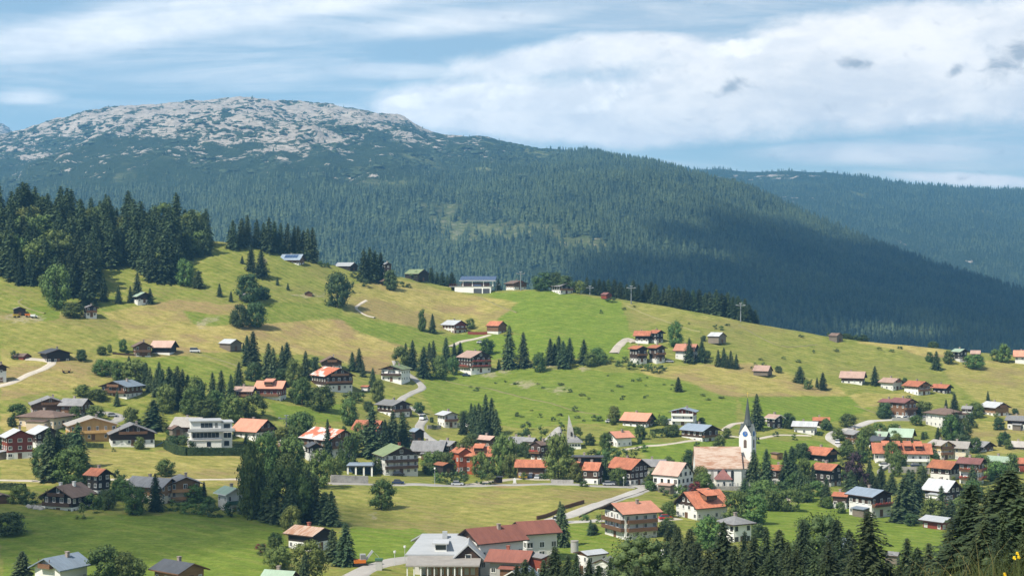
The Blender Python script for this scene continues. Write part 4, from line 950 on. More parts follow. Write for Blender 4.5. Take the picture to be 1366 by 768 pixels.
    h((1109, 1136, 656, 677), 60, 'small house with red roof beside the knoll', 'small red house beside the knoll', upf=.4, roof='r_red', up='dark', pitch=20)
    h((1128, 1193, 652, 690), 35, 'white chalet with blue roof and flowered wooden balcony on the knoll edge', 'blue roofed chalet on the knoll edge', upf=.6, roof='r_blue', up='dark', r=1.1, bal=(1,), flowers=1, pitch=20)
    h((1162, 1242, 590.5, 623), 82, 'long hotel with red mansard roof and rows of white balconies', 'long red mansard hotel', upf=1, roof='r_red', up='white', r=2.2, sbal=(1, 2), balc='frame', pitch=20, dorm=4, rows=3, name='hotel', cat='hotel', chim=0)
    h((1182, 1224, 571, 592), 65, 'house with pale green metal roof and yellow gable above the long hotel', 'green roofed house above the hotel', upf=1, low='yellow', up='yellow', roof='r_green', r=1.3, pitch=26, sbal=(1,))
    h((1162, 1188, 575, 591), 60, 'smaller green roofed house left of the yellow gable', 'smaller green roofed house', upf=.5, roof='r_green', up='dark', r=1.2)
    h((1157, 1190, 582, 602), 25, 'dark house with grey roof squeezed above the long hotel', 'dark grey roofed house above the hotel', upf=.5, roof='r_slate', up='dark')
    h((1125, 1154, 573.5, 594), 25, 'brown chalet with grey roof by the curving lane', 'brown chalet by the curving lane', upf=.25, roof='r_grey', up='wood', bal=(1,))
    a = h((1238, 1272, 587, 614), 25, 'large cream guest house with beige roofs and yellow gable', 'large cream guest house', upf=.6, low='cream', up='yellow', roof='r_beige', bal=(1, 2), rows=3, fascia='wood', name='guest_house', cat='guest house')
    h((1260, 1298, 588, 615), 60, '', '', a, upf=.9, low='cream', up='wood', roof='r_beige', r=1.2)
    h((1286, 1327, 588, 604), 35, 'dark gabled chalet with grey roof behind the cream guest house', 'dark chalet behind the cream guest house', upf=.4, roof='r_grey', up='dark', r=1.3)
    h((1237, 1284, 613.5, 645), 45, 'white and dark house with orange brown roof, left of the balcony pair', 'orange brown house of the pair', upf=.55, roof='r_orange', up='dark', r=1.1, pitch=30)
    h((1275, 1317, 610, 651), 55, 'house with maroon roof and stacked brown balconies, right of the balcony pair', 'maroon house of the pair', upf=.7, roof='r_maroon', up='wood', r=1.2, bal=(1, 2), sbal=(1, 2), flowers=1, rows=3)
    h((1312, 1356, 608, 633), 50, 'house with pale grey green roof near the right edge', 'grey green roofed house', upf=.9, roof='r_green', up='dark', r=1.2, pitch=24)
    h((1352, 1378, 610, 632), 70, 'red roofed shed cut by the right picture edge', 'red roofed shed at the right edge', upf=.3, roof='r_red', up='redwood', low='redwood', name='shed', cat='shed', chim=0)
    h((1230, 1284, 640, 669), 40, 'dark shingled house with white windows and light grey roof', 'dark shingled house with white windows', upf=.1, roof='r_light', up='black', r=1.1, pitch=36, win=.75, ww=1.2, rows=2)
    h((1346, 1374, 588, 601), 65, 'low house with weathered grey roof at the right edge', 'low weathered house at the right edge', upf=.4, roof='r_beige', up='wood')
    h((1226, 1278, 689, 709), 40, 'low red boathouse like shed with white roof at the knoll foot', 'white roofed shed at the knoll foot', name='shed', cat='shed', upf=.1, low='white', up='redwood', roof='r_white', pitch=16, r=1.1, chim=0)
    # ---- left foreground
    h((-4, 50, 572.5, 613), 30, 'red brown chalet with white trimmed windows at the left edge', 'red brown chalet at the left edge', upf=.3, roof='r_light', up='redwood', r=.9, rows=3, ww=1.3, bal=())
    h((31, 86, 568.5, 596), 35, 'dark chalet with pale grey roof behind the left spruces', 'dark chalet behind the left spruces', upf=.3, roof='r_light', up='dark', r=1.1)
    h((56, 126, 646.5, 688), -22, 'weathered black chalet with two white chimneys on the lawn', 'black chalet with two chimneys', upf=.42, roof='r_brown', up='black', bal=(1, 2), balc='dark', chim=2, ch='white', pitch=28, r=.95)
    h((111, 152, 624, 664), 55, 'dark house with bright orange red roof behind the big tree', 'orange red roofed house behind the big tree', upf=.32, roof='r_red', up='black', r=.95, pitch=30, rows=3)
    a = h((164, 242, 636, 679), 62, 'long apartment house with grey roofs, wooden upper floor and cream walls', 'long grey roofed apartment house', upf=.55, low='cream', up='lightwood', roof='r_grey', r=2.3, pitch=22, rows=3, name='apartment_house', cat='apartment house')
    h((214, 274, 635, 677), 22, '', '', a, upf=.6, low='cream', up='lightwood', roof='r_grey', r=.9, pitch=22, rows=3, bal=(1, 2), balc='lightwood')
    h((-24, 23, 658, 678), 30, 'brown timber shed at the left edge beside the lawn', 'timber shed by the lawn', up='wood', roof='r_brown', **{**BARN, 'name': 'shed', 'cat': 'shed', 'pitch': 20})
    h((284, 331, 649.5, 687), 38, 'white house with pale green roof and green balconies', 'white house with green balconies', upf=1, roof='r_green', up='white', r=1.0, bal=(1, 2), balc='frame_green', pitch=26, fascia='frame')
    h((41, 122, 742, 783), -30, 'white house with steel blue roof at the bottom left', 'steel blue roofed house', upf=1, roof='r_blue', up='white', r=1.05, bal=(1,), pitch=26, fascia='r_blue')
    h((198, 280, 748, 782), 50, 'brown timber house with black roof at the bottom edge', 'black roofed timber house', upf=.1, roof='r_slate', up='lightwood', r=1.2, pitch=22, fascia='wood')
    h((378, 448, 701.5, 736), 55, 'bungalow with rust brown roof and red chimney behind a spruce', 'rust roofed bungalow', upf=.5, roof='r_rust', up='black', r=1.1, pitch=20, ch='chim_red')
    h((345, 402, 760, 790), 70, 'house with pale green roof cut by the bottom edge', 'green roofed house at the bottom edge', upf=1, roof='r_green', up='white', r=1.4, pitch=24)
    # ---- centre foreground
    a = h((604, 706, 702, 762), -57, 'big white school like building with dark red roofs and two wings', 'big white building with dark red roofs', upf=1, roof='r_brick', up='dark', r=1.25, pitch=20, rows=3, name='hotel', cat='hotel', bal=(1,), wh=1.6, ww=1.2)
    h((676, 750, 694, 748), -66, '', '', a, upf=1, roof='r_brick', up='white', r=1.2, pitch=18, rows=3, chim=0, door=0, wh=1.6, ww=1.6)
    h((646, 718, 733, 770), 75, 'low annex with dark red roof before the big white building', 'low dark red annex', upf=1, roof='r_brick', up='black', low='concrete', r=1.3, pitch=16, ch='chim_red', win=1.4)
    h((702, 742, 739, 770), 40, 'low building with grey sheet roof beside the dark red annex', 'low grey sheet roofed building', upf=.2, roof='r_grey', up='redwood', low='redwood', r=1.2, pitch=14, chim=0)
    h((664, 726, 759, 790), -30, 'blue roofed gable house at the bottom edge', 'blue gable house at the bottom edge', upf=.6, roof='r_blue', up='dark', r=1.0, pitch=30, chim=0, fascia='frame')
    h((765, 812, 733, 768), -55, 'low house with white sheet roof behind the foreground firs', 'white sheet roofed house', upf=1, roof='r_white', up='wood', r=1.2, pitch=14, chim=0)
    h((790, 826, 744, 785), -25, 'grey roofed cottage among the foreground firs', 'grey cottage among foreground firs', upf=1, roof='r_grey', up='white', r=1.2, pitch=24, chim=0)
    h((872, 910, 734, 780), 40, 'white cottage with red and grey roof behind dark firs', 'white cottage behind dark firs', upf=1, roof='r_patch', up='white', r=1.0, pitch=24)
    h((1086, 1146, 716, 755), 60, 'house with blue grey roof hidden in the foreground trees', 'blue grey roof in the foreground trees', upf=.6, roof='r_blue', up='dark', r=1.4, pitch=22, chim=0)
    h((1178, 1203, 735, 762), 60, 'small grey roofed hut below the knoll', 'small grey hut below the knoll', up='greywood', roof='r_grey', **{**BARN, 'name': 'hut', 'cat': 'hut', 'pitch': 20})

# ------------------------------------------------------------------ buildings with a shape of their own
def place(x, y, rz=0.0, name='x', label='', cat='', back=0.0, short=None, ext=None):
    D0 = float(depth(x, y)); D = D0 + back; X = (x - CX) / F * D
    o = empty(name, (X, D, (HY - y) / F * D0), R(rz)); tag(o, label, cat)
    if short: BUILD.append((x, y, ext[0], ext[1], ext[2], short, D))
    return o, F / D0
def villa():
    o, s = place(280.5, 597, 14, 'villa', 'modern white villa with flat roof, long terraces and wide windows', 'villa', 7, 'white modern villa', (247, 314, 557))
    W = 62 / s; m = MB(); m.box(-W * .42, W * .22, -3.5, 7, 3, 9.6); m.box(W * .224, W * .46, -3.0, 7, -3, 9.0); m.box(-W * .48, W * .22, -5.2, 7, -3, 2.6); m.build('wall', 'white', o)
    m = MB(); m.box(-W * .45, W * .25, -4.2, 7.4, 9.61, 9.95); m.box(W * .254, W * .49, -3.6, 7.4, 9.01, 9.3); m.build('roof', 'r_light', o)
    m = MB(); m.box(-W * .50, W * .23, -5.6, -3.5, 2.61, 2.9); m.build('terrace', 'concrete', o)
    m = MB(); m.box(-W * .49, W * .5, -5.55, -5.45, 6.0, 7.0); m.box(-W * .49, W * .5, -5.44, -3.5, 5.75, 5.98); m.build('balcony', 'r_light', o)
    def win(x0, x1, z0, z1, y):
        f = MB(); f.box(x0, x1, y - .06, y + .02, z0, z1); k = f.build('window', 'frame', o); p = MB(); n = max(1, int((x1 - x0) / 1.4))
        for i in range(n): w = (x1 - x0 - .1) / n; p.box(x0 + .1 + i * w, x0 + i * w + w, y - .1, y - .062, z0 + .1, z1 - .1)
        p.build('pane', 'glass', k)
    win(-W * .40, W * .18, 3.4, 5.5, -3.5); win(-W * .22, W * .04, 7.2, 9.1, -3.5); win(W * .27, W * .42, 6.8, 8.6, -3.0); win(W * .27, W * .44, 3.2, 5.4, -3.0); win(-W * .1, 0, .2, 2.2, -5.2); win(W * .28, W * .4, .2, 2.2, -3.0); win(W * .08, W * .15, 7.2, 9.1, -3.5)
def station():
    o, s = place(631, 391, -4, 'cable_car_station', 'cable car mountain station with white base and long blue roof on the hilltop', 'station', 8, 'cable car station', (603, 658, 368))
    W = 50 / s; m = MB(); m.box(-W * .47, W * .5, -6, 7, -6, 3.9); m.build('wall', 'white', o)
    m = MB(); m.hexa([(-W * .62, -6.2, 3.91), (W * .52, -6.2, 3.91), (W * .52, 7, 3.91), (-W * .62, 7, 3.91), (-W * .62, -6.2, 4.25), (W * .52, -6.2, 4.25), (W * .52, 7, 4.25), (-W * .62, 7, 4.25)]); m.build('terrace', 'concrete', o)
    m = MB()
    for k in range(22):
        x = -W * .61 + k * W * 1.12 / 21; m.box(x - .05, x + .05, -6.1, -6.0, 4.253, 5.4)
    m.box(-W * .61, W * .51, -6.12, -5.98, 5.403, 5.5); m.build('railing', 'redwood', o)
    m = MB(); m.box(-W * .3, W * .42, -1, 6.5, 4.26, 6.8); m.build('lounge_wall', 'wood', o)
    m = MB(); m.box(-W * .28, W * .4, -1.08, -1.002, 4.9, 6.4); m.build('window', 'glass', o)
    m = MB(); m.hexa([(-W * .34, -5.5, 7.4), (W * .62, -5.5, 7.4), (W * .62, 6.8, 8.8), (-W * .34, 6.8, 8.8), (-W * .34, -5.5, 8.0), (W * .62, -5.5, 8.0), (W * .62, 6.8, 10.6), (-W * .34, 6.8, 10.6)]); m.build('roof', 'bluedark', o)
    m = MB(); m.box(-W * .35, W * .63, -5.75, -5.51, 7.3, 8.1); m.build('roof_edge', 'r_light', o)
    m = MB()
    for x in (-.25, .0, .3, .55): m.box(W * x - .25, W * x + .25, -4.6, -4.1, 4.26, 7.5)
    m.build('column', 'frame', o)
    for x0, x1 in ((.04, .26), (.29, .47)):
        m = MB(); m.box(W * x0, W * x1, -6.08, -5.99, -.6, 2.9); m.build('garage_door', 'r_slate', o)
    m = MB(); m.box(W * .04, W * .24, -6.26, -6.202, 4.4, 5.3); m.build('sign_board', 'bluedark', o)
def church():
    o, s = place(964, 649, 0, 'church', 'white village church with rust streaked roof and tall pointed clock tower', 'church', 8, 'white church', (927, 1010, 530))
    # nave (ridge along x)
    L, W, H, rise = 68 / s, 10.5, 25 / s, 6.6
    nv = MB(); nv.box(-L / 2 - 1, L / 2 - 3, -W / 2, W / 2, -4, H); nv.extr_y([(0, 0), (0, 0), (0, 0)], 0, .01) if 0 else None
    x0, x1 = -L / 2 - 1, L / 2 - 3
    nv.face([(x0, -W / 2, H), (x0, 0, H + rise - .3), (x0, W / 2, H)]); nv.face([(x1, -W / 2, H), (x1, W / 2, H), (x1, 0, H + rise - .3)]); nv.build('nave_wall', 'white', o)
    r = MB(); e = .5; a = W / 2 + e; ze = H - e * rise / (W / 2)
    for sg in (-1, 1):
        r.hexa([(x0 - .4, sg * a, ze), (x1 + .4, sg * a, ze), (x1 + .4, 0, H + rise), (x0 - .4, 0, H + rise), (x0 - .4, sg * a, ze + .3), (x1 + .4, sg * a, ze + .3), (x1 + .4, 0, H + rise + .3), (x0 - .4, 0, H + rise + .3)])
    r.build('nave_roof', 'r_rust', o)
    def arch(x, y, z, w, hh, par=None, name='window', mat='glass', rz=0):
        f = MB(); pts = [(-w / 2, 0), (w / 2, 0), (w / 2, hh - w / 2)] + [(w / 2 * math.cos(t), hh - w / 2 + w / 2 * math.sin(t)) for t in (math.pi * .25, math.pi * .5, math.pi * .75)] + [(-w / 2, hh - w / 2)]
        f.extr_y(pts, -.06, .01); return f.build(name, mat, par or o, (x, y, z), rz)
    for k in range(5): arch(x0 + 3.2 + k * (x1 - x0 - 5) / 4.6, -W / 2, 1.6, 1.05, 4.0)
    # apse block to the right
    ap = MB(); ap.box(x1 + .01, x1 + 5.5, -W / 2 + 1.3, W / 2 - 1.3, -4, H - .6); ap.build('apse_wall', 'white', o)
    r = MB(); q = W / 2 - .9; r.face([(x1, -q, H - .62), (x1 + 6, -q, H - .62), (x1, 0, H + 4.6)]); r.face([(x1 + 6, -q, H - .62), (x1 + 6, q, H - .62), (x1, 0, H + 4.6)]); r.face([(x1 + 6, q, H - .62), (x1, q, H - .62), (x1, 0, H + 4.6)]); r.face([(x1, -q, H - .64), (x1, q, H - .64), (x1 + 6, q, H - .64), (x1 + 6, -q, H - .64)]); r.build('apse_roof', 'r_rust', o)
    arch(x1 + 2.2, -W / 2 + 1.3, 1.6, 1.0, 4.0)
    # side chapel with a pyramid roof
    cx = x0 + (x1 - x0) * .58; c = MB(); c.box(cx - 2.6, cx + 2.6, -W / 2 - 4.4, -W / 2 - .01, -4, 2.9); c.build('porch_wall', 'white', o)
    r = MB(); p = [(cx - 3.1, -W / 2 - 4.9, 2.8), (cx + 3.1, -W / 2 - 4.9, 2.8), (cx + 3.1, -W / 2 - .02, 2.8), (cx - 3.1, -W / 2 - .02, 2.8)]; ap_ = (cx, -W / 2 - 1.6, 6.4)
    for i in range(4): r.face([p[i], p[(i + 1) % 4], ap_])
    r.face(list(reversed(p))); r.build('porch_roof', 'r_maroon', o)
    arch(cx, -W / 2 - 4.4, .6, .8, 1.5)
    # tower: square, turned so two faces show, a gable over each, pointed octagonal spire
    sT = s; Tw = 4.75; zE = (649 - 582) / sT; zG = (649 - 568.5) / sT; zS = (649 - 531) / sT
    tx, ty = (999.3 - 964) / sT, 3.0; rz = R(-29)
    t = MB(); hw = Tw / 2; t.box(-hw, hw, -hw, hw, -4, zE)
    g_ = hw + .03
    for rot in range(4):
        c_, s_ = math.cos(rot * math.pi / 2), math.sin(rot * math.pi / 2)
        tr = lambda x, y, z: (x * c_ - y * s_, x * s_ + y * c_, z)
        t.face([tr(-hw, -hw, zE), tr(hw, -hw, zE), tr(0, -hw, zG)])
        t.face([tr(0, -hw, zG), tr(hw, -hw, zE), tr(0, 0, zG)]); t.face([tr(-hw, -hw, zE), tr(0, -hw, zG), tr(0, 0, zG)])
    tower = t.build('tower', 'white', o, (tx, ty, 0), rz)
    r = MB()
    for rot in range(4):
        c_, s_ = math.cos(rot * math.pi / 2), math.sin(rot * math.pi / 2)
        tr = lambda x, y, z: (x * c_ - y * s_, x * s_ + y * c_, z)
        for sg in (-1, 1):
            lo0, lo1 = tr(sg * (hw + .18), -hw - .15, zE - .2), tr(sg * .0, -hw - .15, zG + .12)
            b1 = tr(0, 0, zG + .12); b0 = tr(sg * (hw + .18), -hw + .3, zE - .2)
            r.face([lo0, lo1, b1]); r.face([lo0, b1, b0])
    b = 1.75; n = 8; top = (0, 0, zS); zb = zE + (zG - zE) * .55
    ring = [(b * math.cos(2 * math.pi * (k + .5) / n), b * math.sin(2 * math.pi * (k + .5) / n), zb + 1) for k in range(n)]
    ring2 = [(b * .62 * math.cos(2 * math.pi * (k + .5) / n), b * .62 * math.sin(2 * math.pi * (k + .5) / n), zG + 1.6) for k in range(n)]
    for k in range(n): r.face([ring[k], ring[(k + 1) % n], ring2[(k + 1) % n], ring2[k]]); r.face([ring2[k], ring2[(k + 1) % n], top])
    r.build('spire', 'r_spire', o, (tx, ty, 0), rz)
    m = MB(); m.tube((0, 0, zS - .4), (0, 0, zS + 1.7), .06, .05, 6); m.box(-.35, .35, -.04, .04, zS + 1.0, zS + 1.12); m.build('cross', 'gold', o, (tx, ty, 0), rz)
    for rot in (0, 1):      # the two faces seen: clock, sound window
        a_ = rz + rot * math.pi / 2
        def at(z, out): return (tx + (hw + out) * math.sin(a_), ty - (hw + out) * math.cos(a_), z)
        d = MB(); nn = 24; d.tube((0, 0, 0), (0, -.10, 0), 1.0, 1.0, nn); k = d.build('clock', 'blue', o, at((649 - 582.5) / sT + .3, 0), a_)
        g2 = MB()
        for q in range(12):
            t_ = 2 * math.pi * q / 12; g2.box(.84 * math.cos(t_) - .06, .84 * math.cos(t_) + .06, -.14, -.101, .84 * math.sin(t_) - .06, .84 * math.sin(t_) + .06)
        g2.hexa([(-.06, -.14, -.2), (.06, -.14, -.2), (.06, -.11, -.2), (-.06, -.11, -.2), (.46, -.14, .36), (.54, -.14, .28), (.54, -.11, .28), (.46, -.11, .36)]); g2.box(-.05, .05, -.16, -.142, -.12, .7); g2.build('clock_hand', 'gold', k)
        arch(*at((649 - 598) / sT - .6, 0), 1.15, 3.0, None, 'sound_window', 'r_brown', a_)
    # graveyard wall
    ob, s2 = place(975, 653, 4, 'graveyard_wall', 'low grey stone wall with gravestones before the church', 'wall')
    m = MB(); m.box(-9, 10, -.3, .3, -2, 1.3); m.build('wall', 'stone', ob)
    r = np.random.default_rng(3)
    for k in range(13):
        m = MB(); x = -8.5 + k * 1.4 + r.uniform(-.3, .3); hh = r.uniform(.7, 1.3); m.box(x - .3, x + .3, .5, .7, .3, 1.3 + hh * .8); m.extr_y([(x - .3, 1.303 + hh * .8), (x + .3, 1.303 + hh * .8), (x, 1.6 + hh * .8)], .5, .7); m.build('gravestone', 'concrete' if k % 3 else 'r_slate', ob)
def vaulted_church():
    o, s = place(748, 600, 0, 'church', 'modern chapel with pale curved vault and slim pointed spire', 'church', 8, 'vaulted chapel', (718, 777, 556))
    # the vault: a half shell swept from low on the left to a rounded crown
    nb, nt = 14, 12; V = []; x_l, x_r = -30 / s, -2.0 / s; hz = 26 / s
    prof = [(-31, 3), (-25, 8), (-18, 15), (-12, 21.5), (-7.5, 26), (-3.5, 28.5), (-.5, 28), (1.8, 24), (3.2, 16), (4, 6), (4.2, -4)]
    m = MB(); rows = []
    for j, (dy, sc) in enumerate(((-4.5, .78), (-3, .92), (0, 1.0), (3, .94), (6, .8), (8, .55))):
        rows.append([(x / s * (sc if x > -8 else 1) , dy + 2, max(z, -4) / s * sc) for x, z in prof])
    for j in range(len(rows) - 1):
        for i in range(len(prof) - 1): m.face([rows[j][i], rows[j][i + 1], rows[j + 1][i + 1], rows[j + 1][i]])
    m.face(rows[0]); m.face(list(reversed(rows[-1]))); m.build('vault_roof', 'r_sail', o)
    m = MB(); b = [(7 / s, -2, -2), (22 / s, -2, -2), (22 / s, 4, -2), (7 / s, 4, -2)]; k = [(9.5 / s, -.5, 30 / s), (16.5 / s, -.5, 26 / s), (15 / s, 2.5, 26 / s), (9.5 / s, 2.5, 30 / s)]; tip = (10.8 / s, 1, 45 / s)
    for i in range(4): m.face([b[i], b[(i + 1) % 4], k[(i + 1) % 4], k[i]]); m.face([k[i], k[(i + 1) % 4], tip])
    m.build('spire', 'r_sail', o)
    m = MB(); m.box(13.2 / s, 15.2 / s, -1.25, -.9, 17 / s, 22 / s); m.build('belfry_opening', 'black', o)
    m = MB(); m.box(8 / s, 27 / s, -3, 5, -4, 9 / s); m.build('wall', 'white', o)
    m = MB(); p = [(6 / s, -4, 8.6 / s), (30 / s, -4, 8.6 / s), (30 / s, 6, 8.6 / s), (6 / s, 6, 8.6 / s)]; r0, r1 = (13 / s, 1, 17 / s), (20 / s, 1, 17 / s)
    m.face([p[0], p[1], r1, r0]); m.face([p[1], p[2], r1]); m.face([p[2], p[3], r0, r1]); m.face([p[3], p[0], r0]); m.face(list(reversed(p))); m.build('annex_roof', 'r_grey', o)
    for x in (11, 15, 19, 23):
        f = MB(); f.box(x / s, (x + 2.4) / s, -3.07, -2.99, 1.2, 6.2 / s); f.build('window', 'glass', o)
def sports_hall():
    o, s = place(590, 770, 0, 'restaurant_hall', 'wide hall with whitish sheet roof and a timber terrace front', 'hall', 9, 'white roofed hall', (541, 641, 725))
    z = lambda y: (770 - y) / s; o.scale.z = .9
    # main gable roof: ridge runs left to right, gable looks right
    m = MB(); m.box(-38 / s, 46 / s, 2, 17, -4, 5.0); m.build('wall', 'white', o)
    r = MB(); hr = z(723.5)
    for (y0, y1) in ((-2.0, 9.5), (20.5, 9.5)):
        r.hexa([(-50 / s, y0, 4.6), (50 / s, y0, 4.6), (40 / s, y1, hr), (-30 / s, y1, hr), (-50 / s, y0, 4.95), (50 / s, y0, 4.95), (40 / s, y1, hr + .35), (-30 / s, y1, hr + .35)])
    rf = r.build('roof', 'r_white', o)
    # the cross gable with dark timber and white trim on the right
    g2 = MB(); gx = 36 / s; w = 17 / s; gh = z(727) - .2
    g2.extr_y([(gx - w, 2), (gx + w, 2), (gx + w, 4.4), (gx, gh), (gx - w, 4.4)], -4.2, 9); k = g2.build('gable_wall', 'dark', o)
    for q, (dx, zz) in enumerate(((0, gh - 3.4), (-1.8, gh - 5.6), (1.8, gh - 5.6))):
        f = MB(); f.box(gx + dx - .75, gx + dx + .75, -4.3, -4.19, zz, zz + 1.25); wn = f.build('window', 'frame', o); p = MB(); p.box(gx + dx - .6, gx + dx + .6, -4.34, -4.302, zz + .12, zz + 1.1); p.build('pane', 'glass', wn)
    r = MB()
    for sg in (-1, 1):
        e = w + 1.1; r.hexa([(gx + sg * e, -5, 3.6), (gx, -5, gh + .3), (gx, 9.4, gh + .3), (gx + sg * e, 9.4, 3.6), (gx + sg * e, -5, 4.0), (gx, -5, gh + .72), (gx, 9.4, gh + .72), (gx + sg * e, 9.4, 4.0)])
    r.build('gable_roof', 'r_light', o)
    d = MB(); d.box(-10 / s, 6 / s, -.5, 4, 5.4, 7.6); dd = d.build('dormer', 'frame', o); d = MB(); d.box(-13 / s, 9 / s, -1.4, 5, 7.61, 7.9); d.build('dormer_roof', 'r_light', dd); d = MB(); d.box(-9 / s, 5 / s, -.58, -.502, 6, 7.2); d.build('dormer_window', 'glass', dd)
    m = MB(); m.box(-.6, .6, 6.4, 7.4, hr - 2, hr + 1.4); m.build('chimney', 'metal', o, (2 / s, 0, 0))
    # terrace building: flat roof, posts, timber front
    m = MB(); m.box(-20 / s, 50 / s, -9, -2.2, -4, 3.3); m.build('terrace_wall', 'lightwood', o)
    m = MB(); m.hexa([(-46 / s, -11.3, 3.31), (52 / s, -11.3, 3.31), (54 / s, -2, 4.2), (-46 / s, -2, 4.2), (-46 / s, -11.3, 3.7), (52 / s, -11.3, 3.7), (54 / s, -2, 4.6), (-46 / s, -2, 4.6)]); m.build('terrace_roof', 'r_beige', o)
    for k in range(9):
        m = MB(); x = (-44 + k * 9) / s; m.box(x - .14, x + .14, -11, -10.7, -4, 3.4); m.build('post', 'frame', o)
    m = MB()
    for k in range(8): x = (-18 + k * 8.3) / s; m.box(x, x + 5.6 / s, -9.08, -8.99, .8, 2.6)
    m.build('window', 'glass', o)
    m = MB(); m.box(-30 / s, 60 / s, -13.2, -13.1, -1.2, .6); m.build('railing', 'lightwood', o)
def carport():
    o, s = place(481, 634, 0, 'carport', 'long flat carport with white posts beside the apartment house', 'carport', 3, 'flat carport', (464, 498, 616))
    W = 32 / s; m = MB(); m.box(-W / 2 - .5, W / 2 + .5, -3.3, 3.4, 3.2, 3.65); m.build('roof', 'r_slate', o)
    for k in range(4):
        m = MB(); x = -W / 2 + k * W / 3; m.box(x - .3, x + .3, -3, -2.5, -3, 3.19); m.build('post', 'white', o)
    m = MB(); m.box(-W / 2, W / 2, 2.6, 3.0, -3, 3.19); m.build('back_wall', 'bluedark', o)
    m = MB(); m.hexa([(-W / 2 - .52, -3.32, 3.66), (W / 2 + .52, -3.32, 3.66), (W / 2 + .52, 3.4, 3.66), (-W / 2 - .52, 3.4, 3.66), (-W / 2, -2.8, 4.2), (W / 2, -2.8, 4.2), (W / 2, 2.8, 4.2), (-W / 2, 2.8, 4.2)]); m.build('roof_cover', 'r_blue', o)
# ------------------------------------------------------------------ trees
def gen_spruce(seed, tiers, per, leaf, R0=.185, size=.052, shape=.9, bare=.05):
    r = np.random.default_rng(seed); V = []
    for i in range(tiers):
        t = (i + .5) / tiers; z0 = bare + (1 - bare) * (t ** .92) * .985
        env = (1 - z0) ** shape * (.78 + .22 * min(1, z0 / .12))
        n = max(4, int(per * (.55 + .6 * (1 - t)))); ph = r.uniform(0, 6.28)
        for b in range(n):
            a = ph + 2 * math.pi * (b + r.uniform(-.3, .3)) / n
            L = R0 * env * r.uniform(.62, 1.18) + .008
            if r.uniform() < .05: L *= .45
            ca, sa = math.cos(a), math.sin(a); k = max(3, int(leaf * (L / R0) ** .7 + 1.5))
            rise = r.uniform(-.05, .18) if t < .8 else r.uniform(.1, .5)
            for q in range(k):
                f = (q + r.uniform(.2, 1)) / k
                rr = L * f; zz = z0 + rise * rr * (1 - f) - .42 * rr * f * (1 - .5 * t) + r.normal(0, .003)
                side = (1 if q % 2 else -1) * r.uniform(0, .42) * L * (1 - f * .75) * .55
                px, py = ca * rr - sa * side, sa * rr + ca * side
                s = size * (.55 + .6 * env) * r.uniform(.75, 1.3)
                aa = a + r.normal(0, .55); c2, s2 = math.cos(aa), math.sin(aa)
                dz = -r.uniform(.15, .75) * s; wd = s * r.uniform(.38, .66); tw = r.uniform(-.35, .35) * s
                V.append([(px - c2 * s * .45 - s2 * wd, py - s2 * s * .45 + c2 * wd, zz + tw * .5), (px - c2 * s * .45 + s2 * wd, py - s2 * s * .45 - c2 * wd, zz - tw * .5), (px + c2 * s * .9, py + s2 * s * .9, zz + dz)])
    # leading shoot
    for q in range(8):
        a = r.uniform(0, 6.28); z = .955 + q * .005; V.append([(0.006 * math.cos(a), .006 * math.sin(a), z - .02), (-.006 * math.cos(a), -.006 * math.sin(a), z - .02), (0, 0, z + .012)])
    V = np.array(V).reshape(-1, 3); Fq = np.arange(len(V)).reshape(-1, 3)
    # inner mass of old twigs
    n = 9; cv = []
    for lv, z in enumerate(np.linspace(bare + .03, .93, 9)):
        rad = R0 * .42 * (1 - z) ** shape
        for k in range(n): t = 2 * math.pi * k / n; q = rad * r.uniform(.6, 1.25); cv.append((q * math.cos(t), q * math.sin(t), z + r.uniform(-.03, .03)))
    cf = []
    for lv in range(8):
        for k in range(n):
            a0, a1 = lv * n + k, lv * n + (k + 1) % n; cf += [(a0, a1, a1 + n), (a0, a1 + n, a0 + n)]
    return np.concatenate([V, np.array(cv)]), np.concatenate([Fq, np.array(cf) + len(V)])
